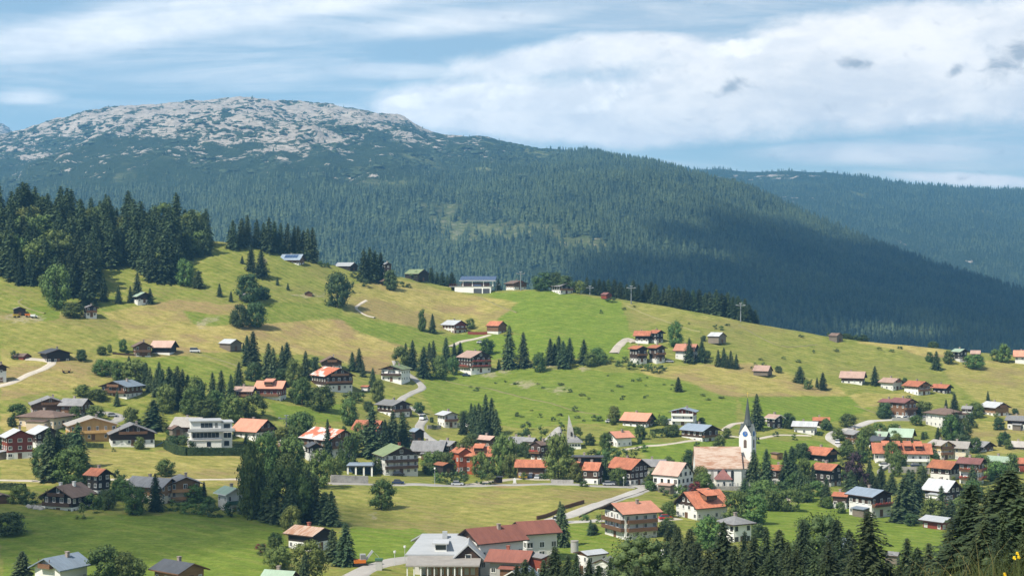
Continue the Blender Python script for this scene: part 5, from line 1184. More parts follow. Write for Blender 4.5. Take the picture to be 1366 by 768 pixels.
def gen_broad(seed, lobes, leaves, w=.40, z0=.05, size=.050, peak=.55, lob=.17):
    """unit-height broadleaf crown: leaf clumps over many uneven boughs"""
    r = np.random.default_rng(seed); V = []; C = []
    for i in range(lobes):
        for _ in range(40):
            u = r.uniform(0, 1); z = z0 + (1 - z0) * u
            prof = max(.05, 1 - abs(2 * u - .80) ** 2.3 / (1.0 if u < .4 else 1.62)) ** .5 * (.8 if u < .05 else 1)
            a = r.uniform(0, 6.28); q = w * prof * math.sqrt(r.uniform(.2, 1)) * .84
            p = np.array([q * math.cos(a), q * math.sin(a), z0 + (1 - z0 - lob * .6) * u + lob * .15])
            if all(np.linalg.norm(p - c[0]) > lob * .62 for c in C): break
        C.append((p, lob * r.uniform(.7, 1.2)))
    ctr = np.array([0, 0, z0 + (1 - z0) * .45])
    for p, rad in C:
        n = int(leaves * (rad / lob) ** 2)
        for k in range(n):
            d = r.normal(size=3); d /= np.linalg.norm(d); d = d + .35 * (p - ctr) / (np.linalg.norm(p - ctr) + 1e-6); d /= np.linalg.norm(d)
            pos = p + d * rad * r.uniform(.55, 1.08) * np.array([1, 1, .82])
            nrm = d + r.normal(0, .55, 3); nrm /= np.linalg.norm(nrm)
            t = np.cross(nrm, r.normal(size=3)); t /= np.linalg.norm(t) + 1e-9; b = np.cross(nrm, t); s = size * r.uniform(.6, 1.25)
            V += [pos - t * s * .5 - b * s * .32, pos + t * s * .5 - b * s * .32, pos + b * s * .62]
    V = np.array(V); Fq = np.arange(len(V)).reshape(-1, 3); allV = [V]; allF = [Fq]; o = len(V)
    for p, rad in C:      # dim inside of each bough
        q = rad * .62; iv = np.array([(1, 0, 0), (-1, 0, 0), (0, 1, 0), (0, -1, 0), (0, 0, 1), (0, 0, -1)]) * q * r.uniform(.8, 1.1, (6, 1)) + p
        allV.append(iv); allF.append(np.array([(0, 2, 4), (2, 1, 4), (1, 3, 4), (3, 0, 4), (2, 0, 5), (1, 2, 5), (3, 1, 5), (0, 3, 5)]) + o); o += 6
    return np.concatenate(allV), np.concatenate(allF), C
def trunk_mesh(name, h, r0, limbs=()):
    m = MB(); m.tube((0, 0, -.12), (0, 0, h * .5), r0, r0 * .7, 7, 0, False); m.tube((0, 0, h * .5), (0, 0, h), r0 * .7, r0 * .15, 7, 0, False)
    for p in limbs: m.tube((0, 0, max(.1, p[2] - .22)), tuple(p), r0 * .38, r0 * .08, 5, 0, False)
    return m.mesh(name, ['bark'])
T = {}
def tree_protos():
    M['bark'] = surf('tree_bark', (.11, .085, .065), .4, 6, (1, 1, .3))
    foliage('spruce_needles', (.026, .052, .024), (.092, .130, .050), .38, .02)
    foliage('fir_needles_near', (.020, .036, .016), (.070, .092, .036), .32, .02)
    foliage('broad_leaves', (.038, .070, .018), (.120, .170, .042), .34, .03)
    foliage('light_leaves', (.060, .090, .020), (.15, .19, .048), .25, .03)
    foliage('dark_leaves', (.026, .052, .019), (.078, .118, .038), .25, .02)
    foliage('purple_leaves', (.020, .014, .018), (.055, .030, .036), .1, .01)
    foliage('reddish_leaves', (.08, .018, .020), (.19, .05, .04), .1, .01)
    foliage('clipped_hedge', (.024, .042, .014), (.055, .080, .024), .1, .02)
    T['s'] = []
    for i in range(7):
        V, Fq = gen_spruce(100 + i, 26, 12, 11, R0=(.255, .225, .275, .25, .215, .285, .26)[i], shape=(.66, .6, .74, .62, .56, .78, .68)[i])
        T['s'].append((np_mesh('crown', V, Fq, [M['spruce_needles']]), trunk_mesh('trunk', .9, .012)))
    T['n'] = []
    for i in range(5):
        V, Fq = gen_spruce(200 + i, 46, 14, 22, R0=(.26, .235, .29, .25, .225)[i], size=.026, shape=(.68, .62, .76, .66, .7)[i], bare=.03)
        T['n'].append((np_mesh('crown', V, Fq, [M['fir_needles_near']]), trunk_mesh('trunk', .95, .012)))
    def broad(key, mat, n, seed, **kw):
        T[key] = []
        for i in range(n):
            k = {kk: (v[i % len(v)] if isinstance(v, (list, tuple)) else v) for kk, v in kw.items()}
            V, Fq, C = gen_broad(seed + i, **k)
            lim = [c[0] for c in C[:7]]
            T[key].append((np_mesh('crown', V, Fq, [M[mat]]), trunk_mesh('trunk', .6, .022, lim)))
    broad('d', 'broad_leaves', 6, 300, lobes=[34, 42, 32, 38, 36, 30], leaves=85, w=[.47, .50, .42, .48, .45, .52], lob=[.195, .18, .20, .185, .19, .21])
    broad('l', 'light_leaves', 4, 330, lobes=[30, 36, 32, 28], leaves=80, w=[.44, .48, .42, .50], lob=[.195, .18, .19, .20])
    broad('k', 'dark_leaves', 5, 360, lobes=[36, 42, 34, 38, 36], leaves=85, w=[.45, .48, .42, .50, .46], z0=.06, lob=[.195, .18, .19, .185, .19])
    broad('p', 'purple_leaves', 1, 390, lobes=30, leaves=60, w=.40)
    broad('r', 'reddish_leaves', 1, 395, lobes=22, leaves=50, w=.45, z0=.02)
    broad('nd', 'dark_leaves', 3, 400, lobes=[60, 70, 64], leaves=110, w=[.38, .42, .40], z0=.08, lob=.125, size=.021)
    T['b'] = []
    for i in range(5):
        V, Fq, C = gen_broad(420 + i, lobes=(9, 12, 10, 8, 14)[i], leaves=46, w=.52, z0=-.12, lob=.27, size=.085)
        T['b'].append(np_mesh('shrub', V, Fq, [M['dark_leaves' if i % 2 else 'broad_leaves']]))
TREES = []
KW = dict(s=('spruce_tree', 'spruce'), n=('spruce_tree', 'spruce'), d=('broadleaf_tree', 'broadleaf tree'), l=('broadleaf_tree', 'light green tree'), k=('broadleaf_tree', 'dark green tree'), nd=('broadleaf_tree', 'dark green tree'), p=('copper_beech', 'purple leaved tree'), r=('red_leaved_shrub', 'red leaved shrub'), b=('shrub', 'shrub'))
def tree(kind, X, D, Z, h, w, px, py, group=None, label=None):
    """w: crown width over height relative to the model"""
    pr = T[kind][len(TREES) * 7 % len(T[kind])]
    rz = random.uniform(0, 6.28); nm, word = KW[kind]
    if kind == 'b':
        o = link(nm, pr, None, (X, D, Z), rz); o.scale = (h * w, h * w, h)
    else:
        o = empty(nm, (X, D, Z), rz); o.scale = (h * w, h * w, h)
        lean = random.uniform(-.02, .02); o.rotation_euler = (lean, random.uniform(-.02, .02), rz)
        link('crown', pr[0], o); link('trunk', pr[1], o)
    o['category'] = 'shrub' if kind in 'br' else 'tree'
    if group: o['group'] = group
    if label: o['label'] = label
    TREES.append((o, kind, px, py, D, h, w)); return o
def planted(kind, x, yb, yt, wpx=None, **k):
    X, D, Z = ground(x, yb); s = F / D; h = (yb - yt) / s
    base = .36 if kind in 'sn' else (1.0 if kind == 'b' else .84); h *= 1.05 if kind != 'b' else 1
    w = (wpx / (yb - yt)) / base if wpx else (random.uniform(.92, 1.15))
    return tree(kind, X, D, Z, h, w, x, yb, **k)
def rows(kind, txt):
    for e in txt.replace('\n', ' ').split(';'):
        e = e.strip()
        if not e: continue
        v = [float(q) for q in e.split(',')]
        planted(kind, *v)
SPRUCE = """118,404,357,22;138,398,366;158,400,377,9;174,399,377;183,397,360,14;200,402,381;265,381,358,13;293,394,377,7;308,401,387;335,362,327,12;349,370,335,17;323,353,343,5;370,381,370,4;384,388,379,4;348,398,381,14;
310,333,295,15;322,331,293;330,328,288;342,327,290;352,332,298,12;358,338,292;366,336,297;374,340,300,12;383,342,301;392,343,304,12;398,345,304;405,345,308;411,349,307;417,350,306,16;
485,378,336;493,378,334;500,378,338;507,377,340;577,446,421,9;565,501,461,18;578,480,452;573,476,455;595,484,448,13;606,478,456,9;614,476,455,10;550,490,452;541,482,455;
470,492,467,11;479,493,462,13;497,515,490,10;484,500,481;679,488,433,19;698,487,441,16;734,484,450;745,483,446;751,488,452;760,481,448;754,486,462;740,482,456;779,482,450,14;
919,480,448,13;936,479,452,14;958,485,463;966,486,461;975,488,465;982,489,470;970,488,472;905,521,502,10;1067,508,487,15;1098,519,496,11;1090,515,502;1009,574,527,17;1249,491,467,12;1167,514,489,11;1262,548,532;1273,549,525,12;1251,589,571,8;1318,537,524;
217,536,495;226,541,492;236,544,491;243,542,496;222,543,505;232,545,500;205,569,531,30;66,643,574,26;78,641,576,24;104,626,566,26;284,541,501,13;295,546,499,16;308,535,505,11;318,518,487,13;337,488,442,20;330,486,447;358,504,458,18;365,507,464;383,493,456,18;376,490,460;408,503,467,14;420,498,474,10;437,616,559,13;
352,698,640,20;412,701,632,24;433,703,661,33;443,706,660,20;444,747,705,20;461,752,697,26;406,778,744,14;496,608,544,30;524,601,547,20;537,598,550,24;514,602,558;454,621,588,11;
629,573,537,12;640,579,540;648,578,525,15;656,579,530,18;645,581,550,16;638,577,537;807,644,608,14;747,700,671,10;750,727,672,20;1006,649,602,20;1022,651,600,20;993,663,636,17;1048,648,603,16;1055,650,597,22;1068,666,626;1077,664,632;1102,673,635,16;1163,656,629,18;1190,657,631,16;1206,697,637,34;1217,684,626,24;1226,682,634,18;1256,692,647,18;208,687,638,19;30,777,741,24;272,674,648;156,540,520,8;172,485,476,5;1275,588,552,14;1283,592,566;146,650,640;1135,658,628,20;1150,660,636;1242,690,660;1268,700,668,20;178,508,486;186,512,482;195,518,486;200,524,492;209,530,494;212,522,486;229,537,496;250,541,503;257,546,510;268,549,510;345,692,626,24;366,702,636,26;386,706,652,24;420,702,640,22;1160,642,616;1175,652,624,16;1212,662,626,20;1232,656,622;1146,642,616;330,690,640,20;618,578,548;634,578,540;662,580,545;1085,652,620;1298,655,622,16"""
DECID = """246,378,345,23;98,421,401,24;563,444,416,11;535,488,460,20;586,502,472,22;605,497,473,13;649,472,452,17;719,493,467,15;788,485,468,18;797,481,461;805,483,467,12;774,391,374,10;901,461,429,19;1299,488,470,24;1240,481,468;1328,478,463,12;1266,483,466,14;1131,569,551,18;1305,557,540,13;
138,502,481,25;180,514,482,32;158,509,484,20;110,528,512,21;130,533,518,22;164,471,455,11;136,475,464,11;146,472,461,6;24,553,535,23;100,559,539,16;126,557,538,20;262,546,508,26;275,558,534,27;310,564,530,30;338,561,530,30;403,546,510,26;402,584,549,30;335,697,600,34;355,652,582,30;390,642,588,34;378,702,628,44;400,702,640,38;372,758,728,30;509,683,645,29;94,649,600,44;55,637,596,24;140,778,736,40;165,778,742,36;182,778,750,24;221,640,619,24;428,553,520,32;466,571,535,21;467,627,580,22;621,627,582,28;672,633,578,30;574,622,600,24;591,624,600,26;695,605,588,14;768,586,568,15;809,600,578,16;825,649,626,18;984,699,658,34;1005,700,662,34;1028,677,650,26;1052,678,650,28;1071,666,642,24;1131,614,590,13;1151,615,580,18;1190,624,592,16;160,674,645,26;180,692,655,32;1268,590,556,22;1285,588,560,18;945,734,693,34;394,588,566,20;1010,670,646,26;1090,660,640,20;1245,692,664,28;448,642,612,16;416,655,624,22;362,648,600,26;222,550,514,24;256,554,519,26;288,553,524,22;1018,664,638,30;1060,657,630,24;1035,674,648,28;600,628,600,24;586,622,598,20;651,638,616,18;641,634,602,20;1290,642,614,20;1330,647,620,22;1350,634,608,18;940,652,630,16;960,604,585,16;700,604,586,16;1200,632,606,20;1172,612,590,14;1246,612,592,14;1300,606,586,16;520,612,590,18;440,600,578,20;480,590,566,18;300,592,574,16;186,596,580,14;66,600,584,16;380,655,612,30;1280,690,662,24"""
LIGHT = """75,410,354,35;175,567,542,20;505,535,507,18;427,656,610,30;388,717,680,26;412,772,726,42;392,516,482,21;769,646,621,19;680,636,606,18;934,650,623,19;1340,480,457,16;1345,601,588,10;745,642,583,38;1072,645,615,16;465,606,584,14;338,668,612,30;376,586,568,20;1195,640,622,14"""
DARK = """725,386,364,24;740,386,363,18;755,381,361,26;331,401,366,30;352,400,384,16;320,433,404,22;340,433,402,26;450,413,369,32;521,390,365,17;6,602,578,24;338,508,484,20;374,509,491,20;145,686,660,18;922,627,603,24;10,718,690,46;1040,660,640,22;1265,578,556,18"""
SHRUBS = """427,357,350,9;436,358,351,9;473,373,365,11;485,386,370,13;470,394,379,11;536,385,378,9;545,386,380,8;555,364,352,18;815,401,394,13;802,416,411,6;816,480,473,10;826,486,476,12;834,480,472,9;842,490,478,14;850,486,478,10;858,492,482,14;866,488,480,10;875,494,484,16;884,491,483,12;955,437,431,8;962,438,433,8;1078,517,502,14;1019,489,481,7;158,650,632,18;108,698,676,16;120,684,664,20;134,684,664,20;38,678,660,22;60,676,660,16;232,686,672,22;250,690,674,24;268,692,674,24;286,694,676,22;304,694,676,20;352,740,726,22;465,536,522,20;478,534,520,18;600,648,630,18;620,650,634,16;640,648,630,18;655,650,634,16;585,646,630,16;612,642,628,14;700,584,570,20;722,585,566,18;790,612,598,18;803,612,598,18;816,613,597,20;830,612,598,18;844,612,599,14;860,604,594,12;870,586,576,10;880,586,575,9;890,586,574,10;901,585,573,9;907,662,645,17;890,650,636,14;900,672,658,16;886,660,648,14;840,690,680,10;800,700,688,12;780,696,686,12;820,705,694,14;1180,600,590,10;1160,616,604,12;700,640,630,12;726,640,630,14;20,480,468,10;1212,600,592,8;1330,560,550,9;1350,640,628,14;1300,640,626,14;1010,594,584,8;1035,584,577,9;1060,590,582,10;1100,610,600,10;1120,586,577,9;930,600,592,8;870,568,560,8;880,560,552,7;792,560,552,9;800,561,553,9;768,548,540,9;738,560,554,7;720,556,550,8;750,574,564,9;690,556,549,6;760,524,519,7;702,572,560,14;1105,420,414,6;1085,470,466,5;860,530,526,5;1245,480,474,8;555,746,736,9;548,750,738,9;560,752,740,10;575,758,746,10;500,610,598,12;250,596,580,18;88,550,540,10"""
def all_trees():
    rows('s', SPRUCE); rows('d', DECID); rows('l', LIGHT); rows('k', DARK); rows('b', SHRUBS)
    planted('p', 1141, 656, 606, 34); planted('r', 928, 656, 641, 18); planted('r', 348, 738, 726, 16)
    # tussock bushes strewn over the open slope
    r = np.random.default_rng(12); n = 0; pts = []
    while n < 36:
        x, y = r.uniform(585, 985), r.uniform(496, 572)
        if inpoly(np.array([x]), np.array([y]), [(690, 500), (870, 492), (985, 530), (975, 548), (890, 545), (820, 552), (700, 580), (660, 535), (600, 520)])[0] and all(abs(x - a) + 3 * abs(y - b) > 12 for a, b in pts):
            pts.append((x, y)); hh = r.uniform(1.6, 3.8); planted('b', x, y, y - hh, hh * r.uniform(1.7, 3.2), group='low bushes dotted over the open green slope', label='low bush dotted on the open green slope above the church'); n += 1
    for (x0, x1, y0, y1, n) in ((830, 990, 405, 440, 8), (1000, 1240, 440, 475, 6), (560, 720, 655, 700, 0), (1000, 1090, 470, 490, 5)):
        for k in range(n):
            x = r.uniform(x0, x1); y = max(r.uniform(y0, y1), float(crest(x)) + 5); hh = r.uniform(2, 4)
            planted('b', x, y, y - hh, hh * 2, group='low bushes on the upper right ridge', label='low bush dotted on the grassy upper right ridge')
    # garden shrubs close to the houses
    rg = np.random.default_rng(31)
    for (xm, yb, x0, x1, yt, short, Dc) in list(BUILD):
        if x1 - x0 < 26 or yb > 745 or yb < 425: continue
        for k in range((4 if xm > 560 else 3) if yb > 540 else 1):
            sd = rg.choice((-1, 1)); x = xm + sd * (x1 - x0) * rg.uniform(.30, .62); y = yb + rg.uniform(1, 5); hh = rg.uniform(4, 8) * (yb / 600.)
            kd = rg.choice(('b', 'd', 'k', 'l', 'd', 'k', 's')); tl = 1 if kd == 'b' else rg.uniform(1.5, 2.9)
            if kd != 'b': y = yb - rg.uniform(2, 8); x = xm + sd * (x1 - x0) * rg.uniform(.52, .74)
            if kd == 's': planted('s', x, y, y - hh * tl, hh * tl * .45)
            else: planted(str(kd), x, y, y - hh * tl, hh * tl * rg.uniform(.75, 1.15) * (1.5 if kd == 'b' else 1))
    # dense wood, upper left
    fx = [-60, 0, 18, 56, 95, 122, 126, 150, 177, 200, 234, 240, 278, 292]; fy = [358, 362, 384, 388, 398, 402, 358, 353, 353, 372, 374, 346, 343, 326]
    pts = []; r = np.random.default_rng(4)
    for _ in range(9000):
        x = r.uniform(-45, 276); yf = np.interp(x, fx, fy); y = float(crest(x)) - 2 + (yf - crest(x) + 2) * r.uniform(0, 1)
        D = float(depth(x, max(y, crest(x)))); X = (x - CX) / F * D
        if y < crest(x): D += 12 * r.uniform(0, 1)
        if all((X - a) ** 2 + ((D - b) * .75) ** 2 > 5.0 ** 2 for a, b, *_ in pts): pts.append((X, D, x, y))
        if len(pts) >= 270: break
    pts.sort(key=lambda p: p[1]); far = []
    for q_, (X, D, x, y) in enumerate(pts):
        Z = float(zt(np.array(X), np.array(D))); s = F / D; edge = np.interp(x, fx, fy) - y
        br = r.uniform() < (.20 if y < crest(x) + 30 else .10)
        hh = (r.uniform(11, 19) if r.uniform() < .35 else r.uniform(18, 29)) * (1 if not br else .75) * (.72 if edge < 6 and r.uniform() < .4 else 1)
        k = ('l' if r.uniform() < .5 else 'd') if br else 's'
        if not br and q_ > 62: far.append((X, D, Z, hh, r.uniform(.95, 1.3))); continue
        tree(k, X, D, Z, hh, r.uniform(.95, 1.3) * (.95 if br else 1), x, y, group='dense wood on the upper left slope' if not br else 'broadleaf trees in the upper left wood', label='dark spruce packed in the dense wood on the upper left slope' if not br else 'pale broadleaf tree among the spruces of the upper left wood')
    vs, fs, b = [], [], 0        # the wood behind its front rows reads as one mass
    for i, (X, D, Z, hh, ww) in enumerate(far):
        me = T['s'][i % len(T['s'])][0]; n = len(me.vertices); v = np.empty(n * 3, np.float32); me.vertices.foreach_get('co', v); v = v.reshape(-1, 3); a = r.uniform(0, 6.28); c, s_ = math.cos(a), math.sin(a)
        vs.append(np.stack([(v[:, 0] * c - v[:, 1] * s_) * hh * ww + X, (v[:, 0] * s_ + v[:, 1] * c) * hh * ww + D, v[:, 2] * hh + Z], 1)); f = np.empty(len(me.polygons) * 3, np.int32); me.loops.foreach_get('vertex_index', f); fs.append(f.reshape(-1, 3) + b); b += n
    tag(link('spruce_wood', np_mesh('spruce_wood', np.concatenate(vs), np.concatenate(fs), [M['spruce_needles']])), kind='stuff')
    # row of firs just over the crest, right of the cable car
    for k, (x, yt) in enumerate([(575, 357), (583, 362), (590, 362), (597, 366), (603, 364), (768, 374), (783, 370), (792, 372), (800, 370), (806, 373), (812, 371), (820, 374), (828, 375), (836, 378), (845, 375), (852, 379), (862, 378), (868, 377), (875, 380), (885, 382), (893, 380), (899, 384), (905, 385), (912, 386), (918, 388), (925, 387), (933, 385), (941, 388), (947, 387), (955, 386), (963, 390), (970, 390), (978, 394), (985, 396), (993, 400), (1000, 405), (1007, 411), (665, 372), (716, 372), (1120, 446), (1132, 450), (1142, 452), (1128, 448), (1152, 455), (1245, 460)]):
        D = float(dcrest(x)) + random.uniform(14, 34); X = (x - CX) / F * D; Z = float(zt(np.array(X), np.array(D))); h_ = (HY - yt) / F * D - Z
        broad_ = x > 1100
        tree('k' if broad_ else 's', X, D, Z, max(h_, 4) * random.uniform(.95, 1.12), random.uniform(1.3, 1.7), x, float(crest(x)) + 4, group='trees rising behind the skyline crest', label='low tree rising just behind the right skyline' if broad_ else ('fir in the row rising just behind the right hand crest' if x > 700 else 'fir top behind the crest left of the cable car station'))
    # foreground trees on the near slope
    for (kind, x, yt, D, w) in [('n', 1158, 679, 170, 1.15), ('n', 1120, 716, 230, 1), ('n', 1134, 704, 260, 1), ('nd', 1070, 690, 260, .9), ('nd', 1092, 684, 270, .8), ('n', 1116, 690, 250, 1), ('n', 1105, 720, 200, 1), ('n', 1040, 704, 260, 1), ('nd', 1022, 700, 250, .9), ('n', 1005, 712, 240, 1.0), ('n', 993, 706, 270, .7), ('n', 967, 694, 230, 1.15), ('n', 980, 725, 210, 1), ('n', 945, 730, 220, 1), ('n', 921, 703, 280, 1), ('n', 906, 700, 290, .8), ('n', 900, 697, 300, .6), ('n', 892, 700, 310, .7), ('n', 912, 726, 240, 1), ('n', 932, 722, 260, 1), ('n', 884, 740, 230, 1), ('nd', 858, 716, 210, 1.15), ('n', 845, 726, 240, 1), ('n', 872, 732, 230, 1), ('n', 800, 752, 210, 1.2), ('n', 815, 742, 240, .9), ('n', 830, 738, 230, 1), ('nd', 770, 736, 240, 1), ('n', 757, 738, 250, 1), ('n', 740, 727, 260, 1.1), ('n', 785, 744, 220, 1), ('n', 724, 745, 230, 1), ('n', 700, 744, 240, 1), ('n', 712, 756, 220, 1), ('n', 690, 752, 230, 1), ('nd', 1050, 720, 200, 1), ('n', 1062, 732, 170, 1.1), ('n', 1030, 735, 180, 1.1), ('nd', 1085, 738, 165, 1), ('n', 1140, 740, 150, 1), ('n', 1185, 745, 170, 1), ('n', 1211, 716, 220, 1), ('n', 1222, 728, 200, 1), ('n', 1240, 722, 210, 1), ('n', 1200, 752, 140, 1), ('n', 1250, 740, 160, 1), ('n', 1268, 704, 170, 1.15), ('n', 1262, 726, 140, 1), ('nd', 1285, 690, 140, .9), ('n', 1300, 642, 130, 1.3), ('nd', 1318, 648, 120, .95), ('n', 1335, 634, 125, 1.2), ('n', 1350, 622, 115, 1.3), ('nd', 1368, 640, 100, .9), ('n', 1290, 668, 120, 1.2), ('nd', 1340, 676, 85, .8), ('n', 1312, 690, 95, 1.1), ('n', 1362, 660, 90, 1.2), ('nd', 1300, 716, 80, .7), ('nd', 1365, 700, 70, .7), ('nd', 1330, 716, 75, .7), ('n', 960, 745, 180, 1), ('n', 1000, 745, 170, 1), ('n', 1016, 752, 150, 1), ('n', 880, 758, 190, 1), ('n', 920, 752, 180, 1), ('n', 1070, 752, 140, 1), ('n', 1100, 748, 145, 1), ('n', 1165, 752, 120, 1), ('n', 850, 752, 190, 1), ('n', 938, 758, 170, 1), ('n', 1392, 640, 120, 1.2), ('nd', 1400, 690, 80, .8)]:
        X = (x - CX) / F * D; Z = float(zt(np.array(X), np.array(D))); h_ = (HY - yt) / F * D - Z
        big = h_ > 4
        tree('n' if kind == 'nd' and (x > 1275 or x in (1070, 1050, 1085, 770, 1022)) else kind, X, D, Z, h_, w * random.uniform(.95, 1.15) * (1.25 if kind == 'n' else 1), x, HY - Z / D * F, group='foreground trees')
def ordinal(i, n):
    W = ['first', 'second', 'third', 'fourth', 'fifth', 'sixth', 'seventh', 'eighth', 'ninth', 'tenth', 'eleventh', 'twelfth']
    if n == 2: return ('left one', 'right one')[i]
    if i == 0: return 'leftmost'
    if i == n - 1: return 'rightmost'
    return (W[i] if i < 12 else 'farther') + ' from left'
def label_trees():
    from collections import defaultdict
    by = defaultdict(list)
    for (o, kind, px, py, D, h_, w) in TREES:
        if 'label' in o: continue
        if o.get('group') == 'foreground trees':
            rel = 'in the foreground thicket at the bottom right' if px > 1180 else ('in the foreground thicket at bottom centre' if px < 900 else 'in the foreground thicket right of centre'); grp = 'foreground trees on the near slope'
        else:
            best = min(BUILD, key=lambda b: math.hypot((px - min(max(px, b[2]), b[3])), 1.6 * (py - min(max(py, b[4]), b[1]))))
            if best[2] <= px <= best[3]: pos = 'in front of' if D < best[6] else 'behind'
            elif py > best[1] + 14: pos = 'below'
            elif py < best[4] + 4: pos = 'above'
            else: pos = 'left of' if px < best[2] else 'right of'
            rel = pos + ' the ' + ' '.join(best[5].split()[-6:]); grp = KW[kind][1] + 's round the ' + best[5]
        if kind in 'br': sz = 'low' if h_ < 3 else 'rounded'
        elif kind in 'sn': sz = 'tall' if h_ > 13 else ('medium' if h_ > 7 else 'young')
        else: sz = 'tall' if h_ > 12 else ('spreading' if w > 1.05 else 'small')
        by[f'{sz} {KW[kind][1]} {rel}'].append(o); o['group'] = grp
    for k, L in by.items():
        if len(L) == 1: L[0]['label'] = k; continue
        L.sort(key=lambda o: o.location.x / o.location.y)
        for i, o in enumerate(L): o['label'] = k + ', ' + ordinal(i, len(L))
# ------------------------------------------------------------------ cars, pylons, walls and other small things
def car(x, y, rz, paint, label, van=False, group=None):
    X, D, Z = ground(x, y); o = empty('van' if van else 'car', (X, D, Z + .12), R(rz)); tag(o, label, 'van' if van else 'car', group)
    L, W = (5.0, 1.95) if van else (4.3, 1.8); hb, ht = (1.2, 2.2) if van else (.85, 1.5)
    m = MB(); m.extr_y([(-L / 2, .30), (L / 2, .30), (L / 2 + .02, hb * .72), (L * .43, hb), (-L * .46, hb), (-L / 2, hb * .8)], -W / 2, W / 2); m.build('body', paint, o)
    a, b, c, d = (-.47, -.44, .20, .36) if van else (-.42, -.30, .12, .30)
    m = MB(); v = [(a * L, hb + .002), (d * L, hb + .002), (c * L, ht), (b * L, ht)]; w0, w1 = W / 2 - .03, W / 2 - .16
    m.hexa([(v[0][0], -w0, v[0][1]), (v[1][0], -w0, v[1][1]), (v[1][0], w0, v[1][1]), (v[0][0], w0, v[0][1]), (v[3][0], -w1, v[3][1]), (v[2][0], -w1, v[2][1]), (v[2][0], w1, v[2][1]), (v[3][0], w1, v[3][1])]); m.build('window', 'glass', o)
    m = MB(); m.box(b * L - .05, c * L + .05, -w1 - .02, w1 + .02, ht + .002, ht + .06); m.build('roof', paint, o)
    for sx in (-.32, .32):
        for sy in (-1, 1): m = MB(); m.tube((0, -.11, 0), (0, .11, 0), .33, .33, 12); m.build('wheel', 'tyre', o, (sx * L, sy * (W / 2 - .08), .21))
    for sy in (-.62, .62): m = MB(); m.box(-.03, .03, -.14, .14, -.07, .07); m.build('headlight', 'frame', o, (L / 2 + .02, sy, .62))
def pylon(x, yb, yt, label, rz=10, base_d=0, arm=4.6):
    D = float(depth(x, max(yb, crest(x) + .5))) + base_d; X = (x - CX) / F * D; Z = float(zt(np.array(X), np.array(D))); H = (HY - yt) / F * D - Z
    o = empty('cable_car_pylon', (X, D, Z), R(rz)); tag(o, label, 'pylon', 'pylons of the cable car')
    m = MB(); m.tube((0, 0, -1), (0, 0, H), .38, .22, 10); m.build('mast', 'pylon_grey', o)
    m = MB(); m.box(-arm / 2, arm / 2, -.2, .2, H - 1.7, H - 1.25); m.build('crossarm', 'pylon_grey', o)
    for sg in (-1, 1): m = MB(); m.box(-.22, .22, -1.6, 1.6, -.4, .2); m.build('sheave_train', 'pylon_grey', o, (sg * arm / 2, 0, H - 1.1))
    m = MB(); m.box(-.9, .9, -.1, .1, H - .4, H - .1); m.build('top_arm', 'metal', o)
def wall_thing(name, cat, label, a, b, hgt, th, mat, posts=0, wood=None):
    Xa, Da, Za = ground(*a); Xb, Db, Zb = ground(*b); o = empty(name, ((Xa + Xb) / 2, (Da + Db) / 2, (Za + Zb) / 2)); tag(o, label, cat); c = o.location
    n = 10; m = MB(); d = Vector((Xb - Xa, Db - Da, 0)).normalized(); nn = Vector((-d.y, d.x, 0)) * th / 2
    prev = None
    for i in range(n + 1):
        t = i / n; X = Xa + (Xb - Xa) * t; D = Da + (Db - Da) * t; Z = float(zt(np.array(X), np.array(D)))
        p = Vector((X, D, Z)) - c; cur = (p, )
        if prev is not None:
            q = prev; m.hexa([tuple(q - nn + Vector((0, 0, -1.5))), tuple(p - nn + Vector((0, 0, -1.5))), tuple(p + nn + Vector((0, 0, -1.5))), tuple(q + nn + Vector((0, 0, -1.5))), tuple(q - nn + Vector((0, 0, hgt))), tuple(p - nn + Vector((0, 0, hgt))), tuple(p + nn + Vector((0, 0, hgt))), tuple(q + nn + Vector((0, 0, hgt)))])
        prev = p
    m.build('wall' if cat == 'wall' else 'panel', mat, o)
    return o
